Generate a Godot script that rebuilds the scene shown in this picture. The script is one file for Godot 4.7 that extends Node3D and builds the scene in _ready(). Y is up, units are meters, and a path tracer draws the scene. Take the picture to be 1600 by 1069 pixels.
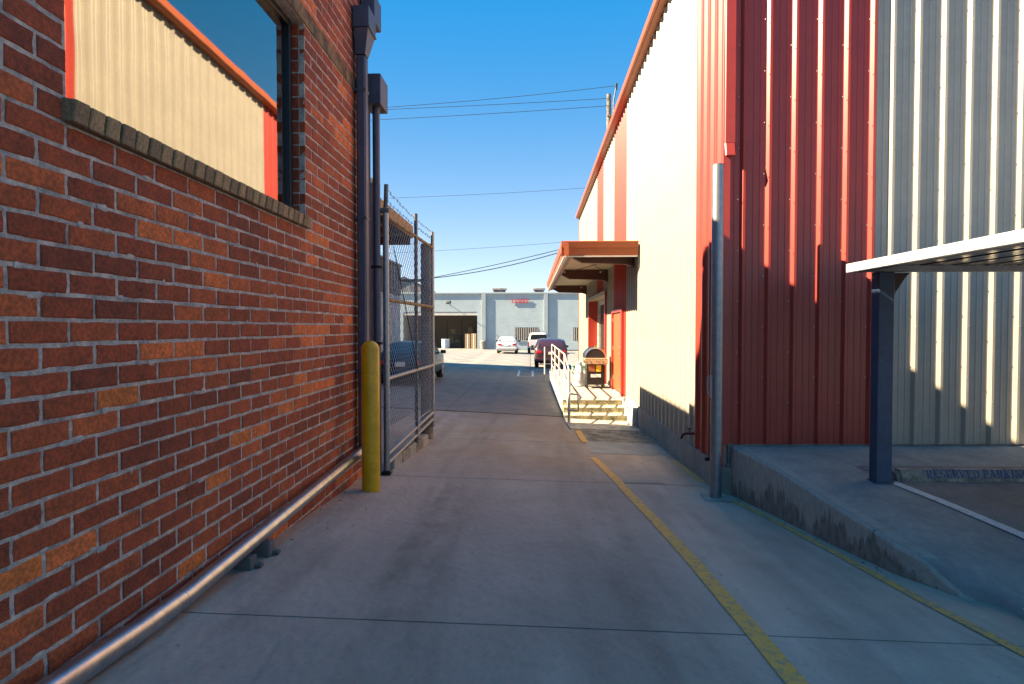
extends Node3D
# A concrete alley between a brick building and a red and cream metal building.
# Depth along the alley is -z; the camera stands at the origin, 1.7 m up.

var M := {}
var used := {}
var cache := {}
var rng := RandomNumberGenerator.new()
const BX := -1.95      # face of the brick wall
const RX := 2.27       # face of the metal wall along the alley

# ------------------------------------------------------------------ helpers
func lin(r: float, g: float, b: float) -> Color:
	return Color(r, g, b).linear_to_srgb()

func numbered(n: String) -> String:
	if not used.has(n):
		used[n] = 0
		return n
	used[n] += 1
	return "%s_%03d" % [n, used[n]]

func thing(called: String, label: String, category: String, at := Vector3.ZERO, turn := 0.0, group := "") -> Node3D:
	var o := Node3D.new()
	o.name = numbered(called)
	add_child(o)
	o.position = at
	o.rotation.y = turn
	o.set_meta("label", label)
	o.set_meta("category", category)
	if group != "":
		o.set_meta("group", group)
	return o

func setting(called: String) -> Node3D:
	var o := Node3D.new()
	o.name = numbered(called)
	add_child(o)
	o.set_meta("kind", "structure")
	return o

func part(parent: Node, called: String, mesh: Mesh, m: Material, at := Vector3.ZERO, rot := Vector3.ZERO) -> MeshInstance3D:
	var o := MeshInstance3D.new()
	o.name = called
	o.mesh = mesh
	if m:
		o.material_override = m
	parent.add_child(o, true)
	o.position = at
	o.rotation = rot
	return o

func group_part(parent: Node, called: String, at := Vector3.ZERO, rot := Vector3.ZERO) -> Node3D:
	var o := Node3D.new()
	o.name = called
	parent.add_child(o, true)
	o.position = at
	o.rotation = rot
	return o

func stt() -> SurfaceTool:
	var st := SurfaceTool.new()
	st.begin(Mesh.PRIMITIVE_TRIANGLES)
	st.set_smooth_group(-1)
	return st

func done(st: SurfaceTool) -> ArrayMesh:
	st.generate_normals()
	return st.commit()

func poly(st: SurfaceTool, pts: Array, out: Vector3) -> void:
	var n := Vector3.ZERO
	for i in range(1, pts.size() - 1):
		n += (pts[i + 1] - pts[0]).cross(pts[i] - pts[0])
	var p := pts
	if n.dot(out) < 0:
		p = pts.duplicate()
		p.reverse()
	for i in range(1, p.size() - 1):
		st.add_vertex(p[0])
		st.add_vertex(p[i])
		st.add_vertex(p[i + 1])

func jig(p: Vector3, amp: float, sd: float) -> Vector3:
	var h := p * 913.7 + Vector3(sd, sd * 1.7, sd * 2.3)
	return p + Vector3(sin(h.x * 1.1 + h.y * 2.3 + h.z * 1.7), sin(h.y * 1.9 + h.z * 0.7 + h.x * 2.9), sin(h.z * 2.1 + h.x * 1.3 + h.y * 0.9)) * amp

# a brick: a chamfered box whose arrises are knocked about
func add_brick(st: SurfaceTool, c: Vector3, s: Vector3, basis: Basis, sd: float) -> void:
	var h := s / 2.0
	var b := 0.0045
	var n := 5
	# front face outline with worn edge, then chamfer back to the sides
	var ring := []
	for i in n:
		ring.append(Vector2(lerpf(-1, 1, float(i) / n), -1))
	for i in 2:
		ring.append(Vector2(1, lerpf(-1, 1, i / 2.0)))
	for i in n:
		ring.append(Vector2(lerpf(1, -1, float(i) / n), 1))
	for i in 2:
		ring.append(Vector2(-1, lerpf(1, -1, i / 2.0)))
	var inner := []
	var outer := []
	var back := []
	for q in ring:
		var o := jig(Vector3(0, q.y * h.y, q.x * h.z), 0.0016, sd)
		o.x = h.x - b * (0.9 + 0.5 * sin(sd + q.x * 5.0 + q.y * 3.0))
		var k := absf(sin(sd * 3.1 + q.x * 7.3 + q.y * 2.1))
		inner.append(c + basis * Vector3(h.x, q.y * (h.y - b * (0.7 + k)), q.x * (h.z - b * (0.7 + k))))
		outer.append(c + basis * o)
		back.append(c + basis * Vector3(-h.x, q.y * h.y, q.x * h.z))
	var m := ring.size()
	var mid := c + basis * Vector3(h.x, 0, 0)
	for i in m:
		var j := (i + 1) % m
		poly(st, [mid, inner[i], inner[j]], basis * Vector3.RIGHT)
		var od: Vector3 = (outer[i] + outer[j]) / 2.0 - c
		od.x *= 0.2
		poly(st, [inner[i], inner[j], outer[j], outer[i]], od + Vector3(0.05, 0, 0))
		poly(st, [outer[i], outer[j], back[j], back[i]], od)

func add_box(st: SurfaceTool, c: Vector3, s: Vector3, b := 0.0, basis := Basis.IDENTITY) -> void:
	var h := s / 2.0
	b = min(b, min(h.x, min(h.y, h.z)) * 0.9)
	var ax := [Vector3.RIGHT, Vector3.UP, Vector3.BACK]
	for a in 3:
		var u := (a + 1) % 3
		var v := (a + 2) % 3
		for sg in [-1.0, 1.0]:
			var pts := []
			for q in [[-1, -1], [1, -1], [1, 1], [-1, 1]]:
				var p: Vector3 = ax[a] * h[a] * sg + ax[u] * (h[u] - b) * q[0] + ax[v] * (h[v] - b) * q[1]
				pts.append(c + basis * p)
			poly(st, pts, basis * (ax[a] * sg))
	if b <= 0.0:
		return
	for a in 3:
		var u := (a + 1) % 3
		var v := (a + 2) % 3
		for su in [-1.0, 1.0]:
			for sv in [-1.0, 1.0]:
				var pts := []
				for e in [-1.0, 1.0]:
					var p1: Vector3 = ax[a] * (h[a] - b) * e + ax[u] * h[u] * su + ax[v] * (h[v] - b) * sv
					var p2: Vector3 = ax[a] * (h[a] - b) * e + ax[u] * (h[u] - b) * su + ax[v] * h[v] * sv
					if e < 0:
						pts.append(c + basis * p1)
						pts.append(c + basis * p2)
					else:
						pts.append(c + basis * p2)
						pts.append(c + basis * p1)
				poly(st, pts, basis * (ax[u] * su + ax[v] * sv))
	for sx in [-1.0, 1.0]:
		for sy in [-1.0, 1.0]:
			for sz in [-1.0, 1.0]:
				var sv3 := Vector3(sx, sy, sz)
				var k := (h - Vector3(b, b, b)) * sv3
				poly(st, [c + basis * (k + Vector3(b * sx, 0, 0)), c + basis * (k + Vector3(0, b * sy, 0)), c + basis * (k + Vector3(0, 0, b * sz))], basis * sv3)

func box(s: Vector3, b := 0.0) -> ArrayMesh:
	var key := "box%s%s" % [s, b]
	if not cache.has(key):
		var st := stt()
		add_box(st, Vector3.ZERO, s, b)
		cache[key] = done(st)
	return cache[key]

# a box from its corner values: x, y and depth d (d = -z)
func span(parent: Node, called: String, m: Material, x0: float, x1: float, y0: float, y1: float, d0: float, d1: float, b := 0.0) -> MeshInstance3D:
	return part(parent, called, box(Vector3(x1 - x0, y1 - y0, d1 - d0), b), m, Vector3((x0 + x1) / 2, (y0 + y1) / 2, -(d0 + d1) / 2))

func add_tube(st: SurfaceTool, pts: Array, r, sides := 10, caps := true) -> void:
	var rings := []
	var ref := Vector3.UP
	for i in pts.size():
		var t: Vector3
		if i == 0:
			t = pts[1] - pts[0]
		elif i == pts.size() - 1:
			t = pts[i] - pts[i - 1]
		else:
			t = (pts[i + 1] - pts[i]).normalized() + (pts[i] - pts[i - 1]).normalized()
		t = t.normalized()
		if i == 0 and abs(t.dot(ref)) > 0.9:
			ref = Vector3.RIGHT
		var u := t.cross(ref).normalized()
		ref = u.cross(t).normalized()
		var rr: float = r[i] if r is Array else r
		var ring := []
		for k in sides:
			var a := TAU * k / sides
			ring.append(pts[i] + (u * cos(a) + ref * sin(a)) * rr)
		rings.append(ring)
	for i in pts.size() - 1:
		for k in sides:
			var k2 := (k + 1) % sides
			var q := [rings[i][k], rings[i][k2], rings[i + 1][k2], rings[i + 1][k]]
			poly(st, q, (q[0] + q[1] + q[2] + q[3]) / 4.0 - (pts[i] + pts[i + 1]) / 2.0)
	if caps:
		st.set_smooth_group(-1)
		poly(st, rings[0], pts[0] - pts[1])
		poly(st, rings[-1], pts[-1] - pts[-2])

func tube(pts: Array, r, sides := 12, caps := true) -> ArrayMesh:
	var st := stt()
	st.set_smooth_group(0)
	add_tube(st, pts, r, sides, caps)
	return done(st)

# closed outline in the (a, b) plane pushed along an axis: 0 x, 1 y, 2 z
func prism(outline: Array, axis: int, from: float, to: float) -> ArrayMesh:
	var st := stt()
	var put := func(p: Vector2, t: float) -> Vector3:
		return Vector3(t, p.y, p.x) if axis == 0 else (Vector3(p.x, t, p.y) if axis == 1 else Vector3(p.x, p.y, t))
	var n := outline.size()
	var mid := Vector2.ZERO
	for p in outline:
		mid += p / n
	var dir: Vector3 = [Vector3.RIGHT, Vector3.UP, Vector3.BACK][axis]
	var area := 0.0
	for i in n:
		area += outline[i].cross(outline[(i + 1) % n])
	var packed := PackedVector2Array(outline)
	var tri := Geometry2D.triangulate_polygon(packed)
	for i in range(0, tri.size(), 3):
		for t in [from, to]:
			poly(st, [put.call(packed[tri[i]], t), put.call(packed[tri[i + 1]], t), put.call(packed[tri[i + 2]], t)], dir * (1.0 if t == to else -1.0) * signf(to - from))
	for i in n:
		var a: Vector2 = outline[i]
		var b: Vector2 = outline[(i + 1) % n]
		var o2 := Vector2(b.y - a.y, a.x - b.x) * signf(area)
		var o3: Vector3 = put.call(o2, 0.0)
		poly(st, [put.call(a, from), put.call(b, from), put.call(b, to), put.call(a, to)], o3)
	return done(st)

# ------------------------------------------------------------------ textures and materials
func noise(s: int, freq: float, oct := 4, kind := FastNoiseLite.TYPE_SIMPLEX_SMOOTH) -> FastNoiseLite:
	var n := FastNoiseLite.new()
	n.seed = s
	n.noise_type = kind
	n.frequency = freq
	n.fractal_octaves = oct
	return n

func grey_image(s: int, freq: float, oct: int, size := 512) -> PackedByteArray:
	var im := noise(s, freq, oct).get_seamless_image(size, size)
	im.convert(Image.FORMAT_L8)
	return im.get_data()

# mottled colour around white: coarse blotches, middle and fine grain with given strengths
func grain(s: int, coarse: float, middle: float, fine: float, tint := Color(0, 0, 0), size := 512, speck := 0.0) -> ImageTexture:
	var a := grey_image(s, 0.006, 4, size)
	var b := grey_image(s + 1, 0.03, 4, size)
	var c := grey_image(s + 2, 0.22, 2, size)
	var data := PackedByteArray()
	data.resize(size * size * 3)
	for i in size * size:
		var v := 0.82 + coarse * (a[i] / 255.0 - 0.5) + middle * (b[i] / 255.0 - 0.5) + fine * (c[i] / 255.0 - 0.5)
		if speck > 0.0:
			v += speck * (smoothstep(0.74, 0.82, c[i] / 255.0) - smoothstep(0.24, 0.16, c[i] / 255.0))
		var w := (b[i] + a[i]) / 510.0 - 0.5
		data[i * 3] = int(clampf(v + tint.r * w, 0, 1) * 255)
		data[i * 3 + 1] = int(clampf(v + tint.g * w, 0, 1) * 255)
		data[i * 3 + 2] = int(clampf(v + tint.b * w, 0, 1) * 255)
	var im := Image.create_from_data(size, size, false, Image.FORMAT_RGB8, data)
	return ImageTexture.create_from_image(im)

func bump(s: int, freq: float, strength: float, oct := 4, size := 512) -> ImageTexture:
	var im := noise(s, freq, oct).get_seamless_image(size, size)
	im.convert(Image.FORMAT_RGB8)
	im.bump_map_to_normal_map(strength)
	return ImageTexture.create_from_image(im)

# paint lost in flakes: paint colour where the noise is high, the bare colour elsewhere
func worn(s: int, paint: Color, bare: Color, lost: float, stretch := 1, soft := 0.09, wf := 0.45) -> ImageTexture:
	var size := 512
	var a := grey_image(s, 0.02, 4, size)
	var b := grey_image(s + 1, 0.12, 3, size)
	var data := PackedByteArray()
	data.resize(size * size * 3)
	for y in size:
		for x in size:
			var i := y * size + x
			var k := y * size + (x * stretch) % size
			var v := (1.0 - wf) * a[k] / 255.0 + wf * b[i] / 255.0
			var t := smoothstep(lost - soft * 0.7, lost + soft, v)
			var c := bare.lerp(paint, t)
			var f := 0.92 + 0.16 * (b[i] / 255.0 - 0.5)
			data[i * 3] = int(clampf(c.r * f, 0, 1) * 255)
			data[i * 3 + 1] = int(clampf(c.g * f, 0, 1) * 255)
			data[i * 3 + 2] = int(clampf(c.b * f, 0, 1) * 255)
	return ImageTexture.create_from_image(Image.create_from_data(size, size, false, Image.FORMAT_RGB8, data))

func mat(called: String, c: Color, rough := 0.8, metal := 0.0, tx: Texture2D = null, scale := 1.0, nm: Texture2D = null, ns := 1.0) -> StandardMaterial3D:
	var m := StandardMaterial3D.new()
	m.resource_name = called
	m.albedo_color = c
	m.roughness = rough
	m.metallic = metal
	if tx or nm:
		m.uv1_triplanar = true
		m.uv1_world_triplanar = true
		m.uv1_scale = Vector3.ONE * scale
	if tx:
		m.albedo_texture = tx
	if nm:
		m.normal_enabled = true
		m.normal_texture = nm
		m.normal_scale = ns
	M[called] = m
	return m

func make_materials() -> void:
	var g_fine := grain(11, 0.12, 0.12, 0.22)
	var g_clean := grain(15, 0.05, 0.04, 0.07)
	var g_soft := grain(17, 0.14, 0.10, 0.14, Color(0.04, 0.0, -0.04))
	var g_brick := grain(21, 0.16, 0.34, 0.30, Color(0.10, 0.0, -0.05), 512, 0.25)
	var g_conc := grain(31, 0.26, 0.22, 0.20, Color(0.10, 0.0, -0.10))
	var g_dirty := grain(41, 0.50, 0.34, 0.22, Color(0.12, 0.0, -0.12))
	var n_rough := bump(51, 0.09, 5.0)
	var n_soft := bump(61, 0.012, 3.0, 2)
	# bricks: a range of fired clays
	var bricks := [[0.150, 0.040, 0.020], [0.138, 0.036, 0.019], [0.170, 0.046, 0.022], [0.132, 0.034, 0.017], [0.190, 0.054, 0.024], [0.150, 0.038, 0.019], [0.240, 0.072, 0.030], [0.330, 0.105, 0.040], [0.108, 0.029, 0.017], [0.300, 0.105, 0.034]]
	for i in bricks.size():
		mat("brick%d" % i, lin(bricks[i][0] * 3.1, bricks[i][1] * 2.1, bricks[i][2] * 1.25), 0.85, 0.0, g_brick, 2.3, n_rough, 0.55)
	mat("mortar", lin(0.66, 0.55, 0.46), 0.95, 0.0, g_conc, 2.0, n_rough, 0.6)
	mat("tan_brick", lin(0.52, 0.33, 0.16), 0.9, 0.0, g_brick, 3.0, n_rough, 0.3)
	mat("tan_dark", lin(0.36, 0.23, 0.12), 0.9, 0.0, g_brick, 3.0, n_rough, 0.3)
	mat("band", lin(0.25, 0.155, 0.070), 0.9, 0.0, g_dirty, 1.2, n_rough, 0.5)
	mat("concrete", lin(0.37, 0.305, 0.245), 0.88, 0.0, g_soft, 0.45, n_rough, 0.15)
	mat("lot", lin(0.40, 0.385, 0.35), 0.9, 0.0, g_conc, 0.25, n_rough, 0.2)
	mat("asphalt", lin(0.16, 0.16, 0.165), 0.9, 0.0, g_conc, 0.4, n_rough, 0.6)
	mat("patch", lin(0.30, 0.26, 0.21), 0.9, 0.0, g_dirty, 0.8, n_rough, 0.5)
	mat("pad", lin(0.46, 0.43, 0.39), 0.88, 0.0, g_soft, 0.6, n_rough, 0.15)
	mat("curb", Color.WHITE, 0.93)
	M.curb.albedo_texture = curb_map()
	mat("bay", lin(0.31, 0.305, 0.295), 0.88, 0.0, g_soft, 0.5, n_rough, 0.2)
	mat("stop", lin(0.42, 0.36, 0.29), 0.92, 0.0, g_dirty, 1.5, n_rough, 0.3)
	mat("foundation", lin(0.46, 0.41, 0.35), 0.92, 0.0, g_soft, 0.5, n_rough, 0.25)
	mat("white_block", lin(0.72, 0.70, 0.66), 0.9, 0.0, g_fine, 0.7, n_rough, 0.5)
	mat("step_paint", lin(0.58, 0.50, 0.28), 0.85, 0.0, g_dirty, 1.2, n_rough, 0.4)
	mat("tread", lin(0.64, 0.60, 0.50), 0.9, 0.0, g_conc, 1.2, n_rough, 0.4)
	mat("cream", lin(0.54, 0.49, 0.395), 0.38, 0.0, g_clean, 0.5)
	mat("red", lin(0.60, 0.066, 0.040), 0.36, 0.0, g_clean, 0.5)
	mat("red_trim", lin(0.58, 0.150, 0.052), 0.42, 0.0, g_clean, 0.6)
	mat("brown_steel", lin(0.11, 0.035, 0.025), 0.5, 0.0, g_fine, 1.0)
	mat("soffit", lin(0.62, 0.52, 0.36), 0.6, 0.0, g_fine, 0.6)
	mat("screw", lin(0.45, 0.42, 0.38), 0.35, 0.8)
	mat("downspout", lin(0.10, 0.105, 0.145), 0.45, 0.15, g_soft, 1.1, n_soft, 0.15)
	mat("galvanized", lin(0.76, 0.76, 0.77), 0.36, 1.0, g_soft, 2.2, n_soft, 0.12)
	mat("galvanized_dull", lin(0.46, 0.47, 0.48), 0.45, 0.8, g_fine, 2.5, n_soft, 0.1)
	mat("steel_post", lin(0.20, 0.21, 0.22), 0.55, 0.5, g_dirty, 2.5)
	mat("wire", lin(0.62, 0.60, 0.57), 0.6, 0.1)
	mat("rusty", lin(0.30, 0.20, 0.12), 0.75, 0.2, g_dirty, 3.0)
	mat("wood", lin(0.30, 0.25, 0.19), 0.9, 0.0, g_dirty, 1.4, n_rough, 0.5)
	mat("yellow", lin(0.98, 0.485, 0.003), 0.38, 0.0, g_soft, 1.2, n_soft, 0.1)
	mat("line_yellow", Color.WHITE, 0.85, 0.0, worn(81, lin(0.88, 0.45, 0.09), lin(0.38, 0.30, 0.23), 0.38), 1.3)
	mat("line_yellow_pale", Color.WHITE, 0.85, 0.0, worn(91, lin(0.84, 0.44, 0.11), lin(0.38, 0.30, 0.23), 0.40), 1.1)
	mat("line_white", Color.WHITE, 0.8, 0.0, worn(95, lin(0.78, 0.78, 0.76), lin(0.44, 0.42, 0.39), 0.33), 1.3)
	mat("blue_paint", Color.WHITE, 0.85, 0.0, worn(97, lin(0.035, 0.10, 0.30), lin(0.33, 0.31, 0.28), 0.40), 2.2)
	mat("blue_steel", lin(0.055, 0.105, 0.19), 0.45, 0.1, g_fine, 1.2, n_soft, 0.1)
	mat("white_metal", lin(0.74, 0.75, 0.76), 0.45, 0.0, g_fine, 0.9)
	mat("white_paint", lin(0.80, 0.78, 0.73), 0.5, 0.0, g_fine, 1.2)
	mat("roof_under", lin(0.10, 0.090, 0.085), 0.16, 0.55, g_fine, 0.6, n_soft, 0.3)
	mat("frame_dark", lin(0.012, 0.013, 0.016), 0.35, 0.3)
	mat("mirror_glass", lin(0.40, 0.375, 0.33), 0.02, 1.0, null, 0.35, n_soft, 0.007)
	mat("blue_block", lin(0.54, 0.66, 0.72), 0.85, 0.0, g_clean, 0.2)
	mat("blue_trim", lin(0.46, 0.54, 0.58), 0.7, 0.0, g_clean, 0.3)
	mat("grey_block", lin(0.52, 0.51, 0.53), 0.9, 0.0, g_conc, 0.35)
	mat("dark_band", lin(0.14, 0.10, 0.095), 0.85, 0.0, g_dirty, 0.4)
	mat("roof_grey", lin(0.30, 0.30, 0.30), 0.8, 0.0, g_dirty, 0.3)
	mat("interior", lin(0.45, 0.40, 0.34), 0.9)
	mat("black", lin(0.016, 0.016, 0.017), 0.4, 0.0)
	mat("black_metal", lin(0.028, 0.027, 0.026), 0.35, 0.4, g_fine, 2.0)
	mat("rubber", lin(0.018, 0.018, 0.018), 0.85)
	mat("cable", lin(0.02, 0.02, 0.022), 0.6)
	mat("rim", lin(0.42, 0.42, 0.43), 0.35, 0.8)
	mat("sign_red", lin(0.50, 0.03, 0.06), 0.5)
	mat("carton", lin(0.52, 0.38, 0.22), 0.9, 0.0, g_fine, 1.5)
	mat("bin_blue", lin(0.40, 0.48, 0.56), 0.6)
	mat("bin_grey", lin(0.20, 0.20, 0.19), 0.7)
	mat("block_grey", lin(0.17, 0.16, 0.15), 0.95, 0.0, g_soft, 2.0, n_rough, 0.3)
	mat("pale_green", lin(0.33, 0.52, 0.42), 0.55, 0.0, g_fine, 1.2)
	mat("shelf_wood", lin(0.48, 0.33, 0.19), 0.7, 0.0, g_dirty, 3.0)
	mat("label_yellow", lin(0.75, 0.56, 0.02), 0.6)
	mat("label_orange", lin(0.26, 0.09, 0.03), 0.6)
	mat("label_white", lin(0.78, 0.78, 0.76), 0.6)
	mat("grit", lin(0.06, 0.048, 0.035), 0.9)
	mat("brass", lin(0.5, 0.38, 0.15), 0.35, 0.9)
	mat("valve_red", lin(0.10, 0.03, 0.025), 0.6, 0.2)
	for c in [["car_silver", 0.52, 0.53, 0.55], ["car_white", 0.78, 0.78, 0.77], ["car_purple", 0.055, 0.020, 0.030], ["car_teal", 0.010, 0.014, 0.016]]:
		var cm := mat(c[0], lin(c[1], c[2], c[3]), 0.32, 0.25)
		cm.clearcoat_enabled = true
		cm.clearcoat = 0.8 if c[1] > 0.02 else 0.3
		cm.clearcoat_roughness = 0.08
	var gl := mat("car_glass", lin(0.018, 0.022, 0.026), 0.05, 0.0)
	gl.metallic_specular = 0.15
	mat("tail_red", lin(0.42, 0.012, 0.012), 0.2)
	mat("plate", lin(0.72, 0.72, 0.68), 0.5)
	mat("chrome", lin(0.62, 0.62, 0.62), 0.15, 1.0)
	# the alley's own surface: tyre-worn lanes, oil, broom marks and specks
	mat("alley", Color.WHITE, 0.86, 0.0, null, 1.0, null)
	M.alley.albedo_texture = alley_map()
	var nt := bump(55, 0.16, 4.0)
	M.alley.normal_enabled = true
	M.alley.normal_texture = nt
	M.alley.normal_scale = 0.10

# cast concrete with brown water stains creeping up from the foot in ragged tongues
func curb_map() -> ImageTexture:
	var w := 1024
	var h := 128
	var n1 := noise(401, 1.0, 3)
	var n2 := noise(402, 1.0, 4)
	var data := PackedByteArray()
	data.resize(w * h * 3)
	for x in w:
		var t := x * 3.15 / w
		var line := 0.42 + 0.45 * n1.get_noise_1d(t * 1.6) + 0.24 * n1.get_noise_1d(t * 9.0 + 50.0) + 0.16 * n1.get_noise_1d(t * 30.0 + 90.0)
		for y in h:
			var v := (y + 0.5) / h
			var g := n2.get_noise_2d(t * 14.0, v * 3.0)
			var f := n2.get_noise_2d(t * 60.0, v * 18.0)
			var stain := smoothstep(line - 0.05, line + 0.10, v + 0.12 * g) * (0.62 + 0.5 * g)
			if v < 0.05:
				stain = 0.25 + 0.4 * g
			var c := Vector3(0.42, 0.375, 0.32) * (1.0 + 0.22 * g + 0.16 * f)
			c = c.lerp(Vector3(0.15, 0.115, 0.085) * (1.0 + 0.3 * f), clampf(stain, 0.0, 0.92))
			var col := Color(clampf(c.x, 0, 1), clampf(c.y, 0, 1), clampf(c.z, 0, 1)).linear_to_srgb()
			var i := (y * w + x) * 3
			data[i] = int(col.r * 255)
			data[i + 1] = int(col.g * 255)
			data[i + 2] = int(col.b * 255)
	return ImageTexture.create_from_image(Image.create_from_data(w, h, false, Image.FORMAT_RGB8, data))

const AX0 := -2.6
const AX1 := 4.4
const AD1 := 14.0
func alley_map() -> ImageTexture:
	var w := 840
	var h := 1680
	var n1 := noise(301, 1.0, 4)
	var n2 := noise(302, 1.0, 3)
	var n3 := noise(303, 1.0, 2)
	var data := PackedByteArray()
	data.resize(w * h * 3)
	var base := Vector3(0.430, 0.335, 0.265)
	for y in h:
		var d := AD1 * (y + 0.5) / h
		for x in w:
			var px := AX0 + (AX1 - AX0) * (x + 0.5) / w
			var v := 1.0
			# long traffic streaks, drawn out along the alley
			var streak := n1.get_noise_2d(px * 2.6, d * 0.22)
			var lane := exp(-pow((px + 0.75 + 0.1 * streak) / 0.42, 2.0)) + exp(-pow((px - 0.72 + 0.1 * streak) / 0.40, 2.0))
			var broad := n2.get_noise_2d(px * 0.7 + 9.0, d * 0.45)
			var broom := n3.get_noise_2d(px * 3.0, d * 42.0)
			var fine := n3.get_noise_2d(px * 38.0, d * 38.0)
			var blot := n2.get_noise_2d(px * 3.1, d * 2.2 + 40.0)
			v += 0.24 * streak + 0.20 * broad + 0.035 * broom + 0.075 * fine + 0.10 * blot
			var sway := 0.16 * sin(d * 0.55 + 0.6) + 0.05 * streak
			for tk in [-0.93, -0.60, 0.52, 0.86]:
				var e: float = (px - tk - sway) / 0.055
				if e * e < 9.0:
					v -= 0.13 * exp(-e * e) * clampf(0.5 + 1.4 * n2.get_noise_2d(tk * 30.0, d * 0.9), 0.0, 1.0)
			var wear := clampf(lane * (0.40 + 0.9 * streak + 0.5 * blot), 0.0, 1.0)
			v -= 0.20 * exp(-pow((px - 0.15 + 0.2 * broad) / 0.75, 2.0)) * clampf(0.75 + 1.2 * streak, 0.0, 1.3)
			var c := base * v
			c = c.lerp(Vector3(0.190, 0.148, 0.112) * (1.0 + 0.1 * fine), wear * 0.8)
			# rust-brown silt where water stands by the gate and steps
			var silt := clampf((broad + 0.15) * 1.6, 0.0, 1.0) * smoothstep(6.6, 9.0, d)
			c = c.lerp(Vector3(0.300, 0.210, 0.145) * v, silt * 0.85)
			# specks of gum and oil
			var sp := n3.get_noise_2d(px * 9.0 + 77.0, d * 9.0)
			var oil := smoothstep(0.66, 0.74, sp) * smoothstep(-0.1, 0.3, broad)
			c = c.lerp(Vector3(0.10, 0.095, 0.09), oil * 0.55)
			var i := (y * w + x) * 3
			var col := Color(clampf(c.x, 0, 1), clampf(c.y, 0, 1), clampf(c.z, 0, 1)).linear_to_srgb()
			data[i] = int(col.r * 255)
			data[i + 1] = int(col.g * 255)
			data[i + 2] = int(col.b * 255)
	# hairline cracks wandering over the slabs
	var rc := RandomNumberGenerator.new()
	rc.seed = 88
	for c in [[1.6, 8.9, 1.3], [-0.4, 8.3, 0.2]]:
		var p := Vector2(c[0], c[1])
		var a: float = c[2]
		for i in 420:
			a += rc.randf_range(-0.22, 0.22) + (c[2] - a) * 0.03
			p += Vector2(cos(a), sin(a)) * 0.005
			var ix := int((p.x - AX0) / (AX1 - AX0) * w)
			var iy := int(p.y / AD1 * h)
			if ix < 1 or iy < 1 or ix >= w - 1 or iy >= h - 1:
				break
			if rc.randf() < 0.25:
				continue
			var k := (iy * w + ix) * 3
			for ch in 3:
				data[k + ch] = int(data[k + ch] * 0.80)
	return ImageTexture.create_from_image(Image.create_from_data(w, h, false, Image.FORMAT_RGB8, data))

# ------------------------------------------------------------------ the lie of the land
func pl(t: float, xs: Array, ys: Array) -> float:
	if t <= xs[0]:
		return ys[0]
	for i in range(1, xs.size()):
		if t <= xs[i]:
			return lerpf(ys[i - 1], ys[i], (t - xs[i - 1]) / (xs[i] - xs[i - 1]))
	return ys[-1]

func gy(x: float, d: float) -> float:
	return 1.7 - pl(d, [-1, 3, 4.2, 7, 14, 25, 53, 80], [1.25, 1.51, 1.585, 1.745, 1.93, 2.05, 2.17, 2.40]) - pl(d, [0, 10, 14, 30, 60], [0.055, 0.055, 0.05, 0.045, 0.02]) * (clampf(x, -8.0, 3.2) + 2.0)

func pad_y(d: float) -> float:
	return pl(d, [3.4, 3.75, 4.0, 4.25, 4.5, 4.85, 5.48, 6.35, 7.3, 7.8], [-0.15, -0.135, -0.115, -0.06, 0.02, 0.08, 0.155, 0.235, 0.285, 0.29])

func curb_x(d: float) -> float:
	return pl(d, [3.4, 3.85, 4.12, 4.24, 4.69, 5.43, 6.29, 7.43], [3.10, 3.11, 3.14, 2.98, 2.79, 2.665, 2.567, 2.40])

# a sheet that follows the ground, between four corners in (x, d)
func sheet(c00: Vector2, c10: Vector2, c01: Vector2, c11: Vector2, nx: int, nd: int, lift: float, thick := 0.0, uv := false) -> ArrayMesh:
	var st := stt()
	st.set_smooth_group(0)
	var at := func(i: int, j: int) -> Vector2:
		return c00.lerp(c10, float(i) / nx).lerp(c01.lerp(c11, float(i) / nx), float(j) / nd)
	var put := func(p: Vector2, down: float) -> void:
		if uv:
			st.set_uv(Vector2((p.x - AX0) / (AX1 - AX0), p.y / AD1))
		st.add_vertex(Vector3(p.x, gy(p.x, p.y) + lift - down, -p.y))
	for i in nx:
		for j in nd:
			var a: Vector2 = at.call(i, j)
			var b: Vector2 = at.call(i + 1, j)
			var c: Vector2 = at.call(i + 1, j + 1)
			var e: Vector2 = at.call(i, j + 1)
			for p in [a, e, c, a, c, b]:
				put.call(p, 0.0)
	if thick > 0.0:
		st.set_smooth_group(-1)
		for i in nx:
			for j in [0, nd]:
				var a: Vector2 = at.call(i, j)
				var b: Vector2 = at.call(i + 1, j)
				var q := [[a, 0.0], [b, 0.0], [b, thick], [a, 0.0], [b, thick], [a, thick]]
				if j == nd:
					q.reverse()
				for k in q:
					put.call(k[0], k[1])
		for j in nd:
			for i in [0, nx]:
				var a: Vector2 = at.call(i, j)
				var b: Vector2 = at.call(i, j + 1)
				var q := [[a, 0.0], [a, thick], [b, thick], [a, 0.0], [b, thick], [b, 0.0]]
				if i == nx:
					q.reverse()
				for k in q:
					put.call(k[0], k[1])
	st.generate_normals()
	if uv:
		st.generate_tangents()
	return st.commit()

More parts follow.
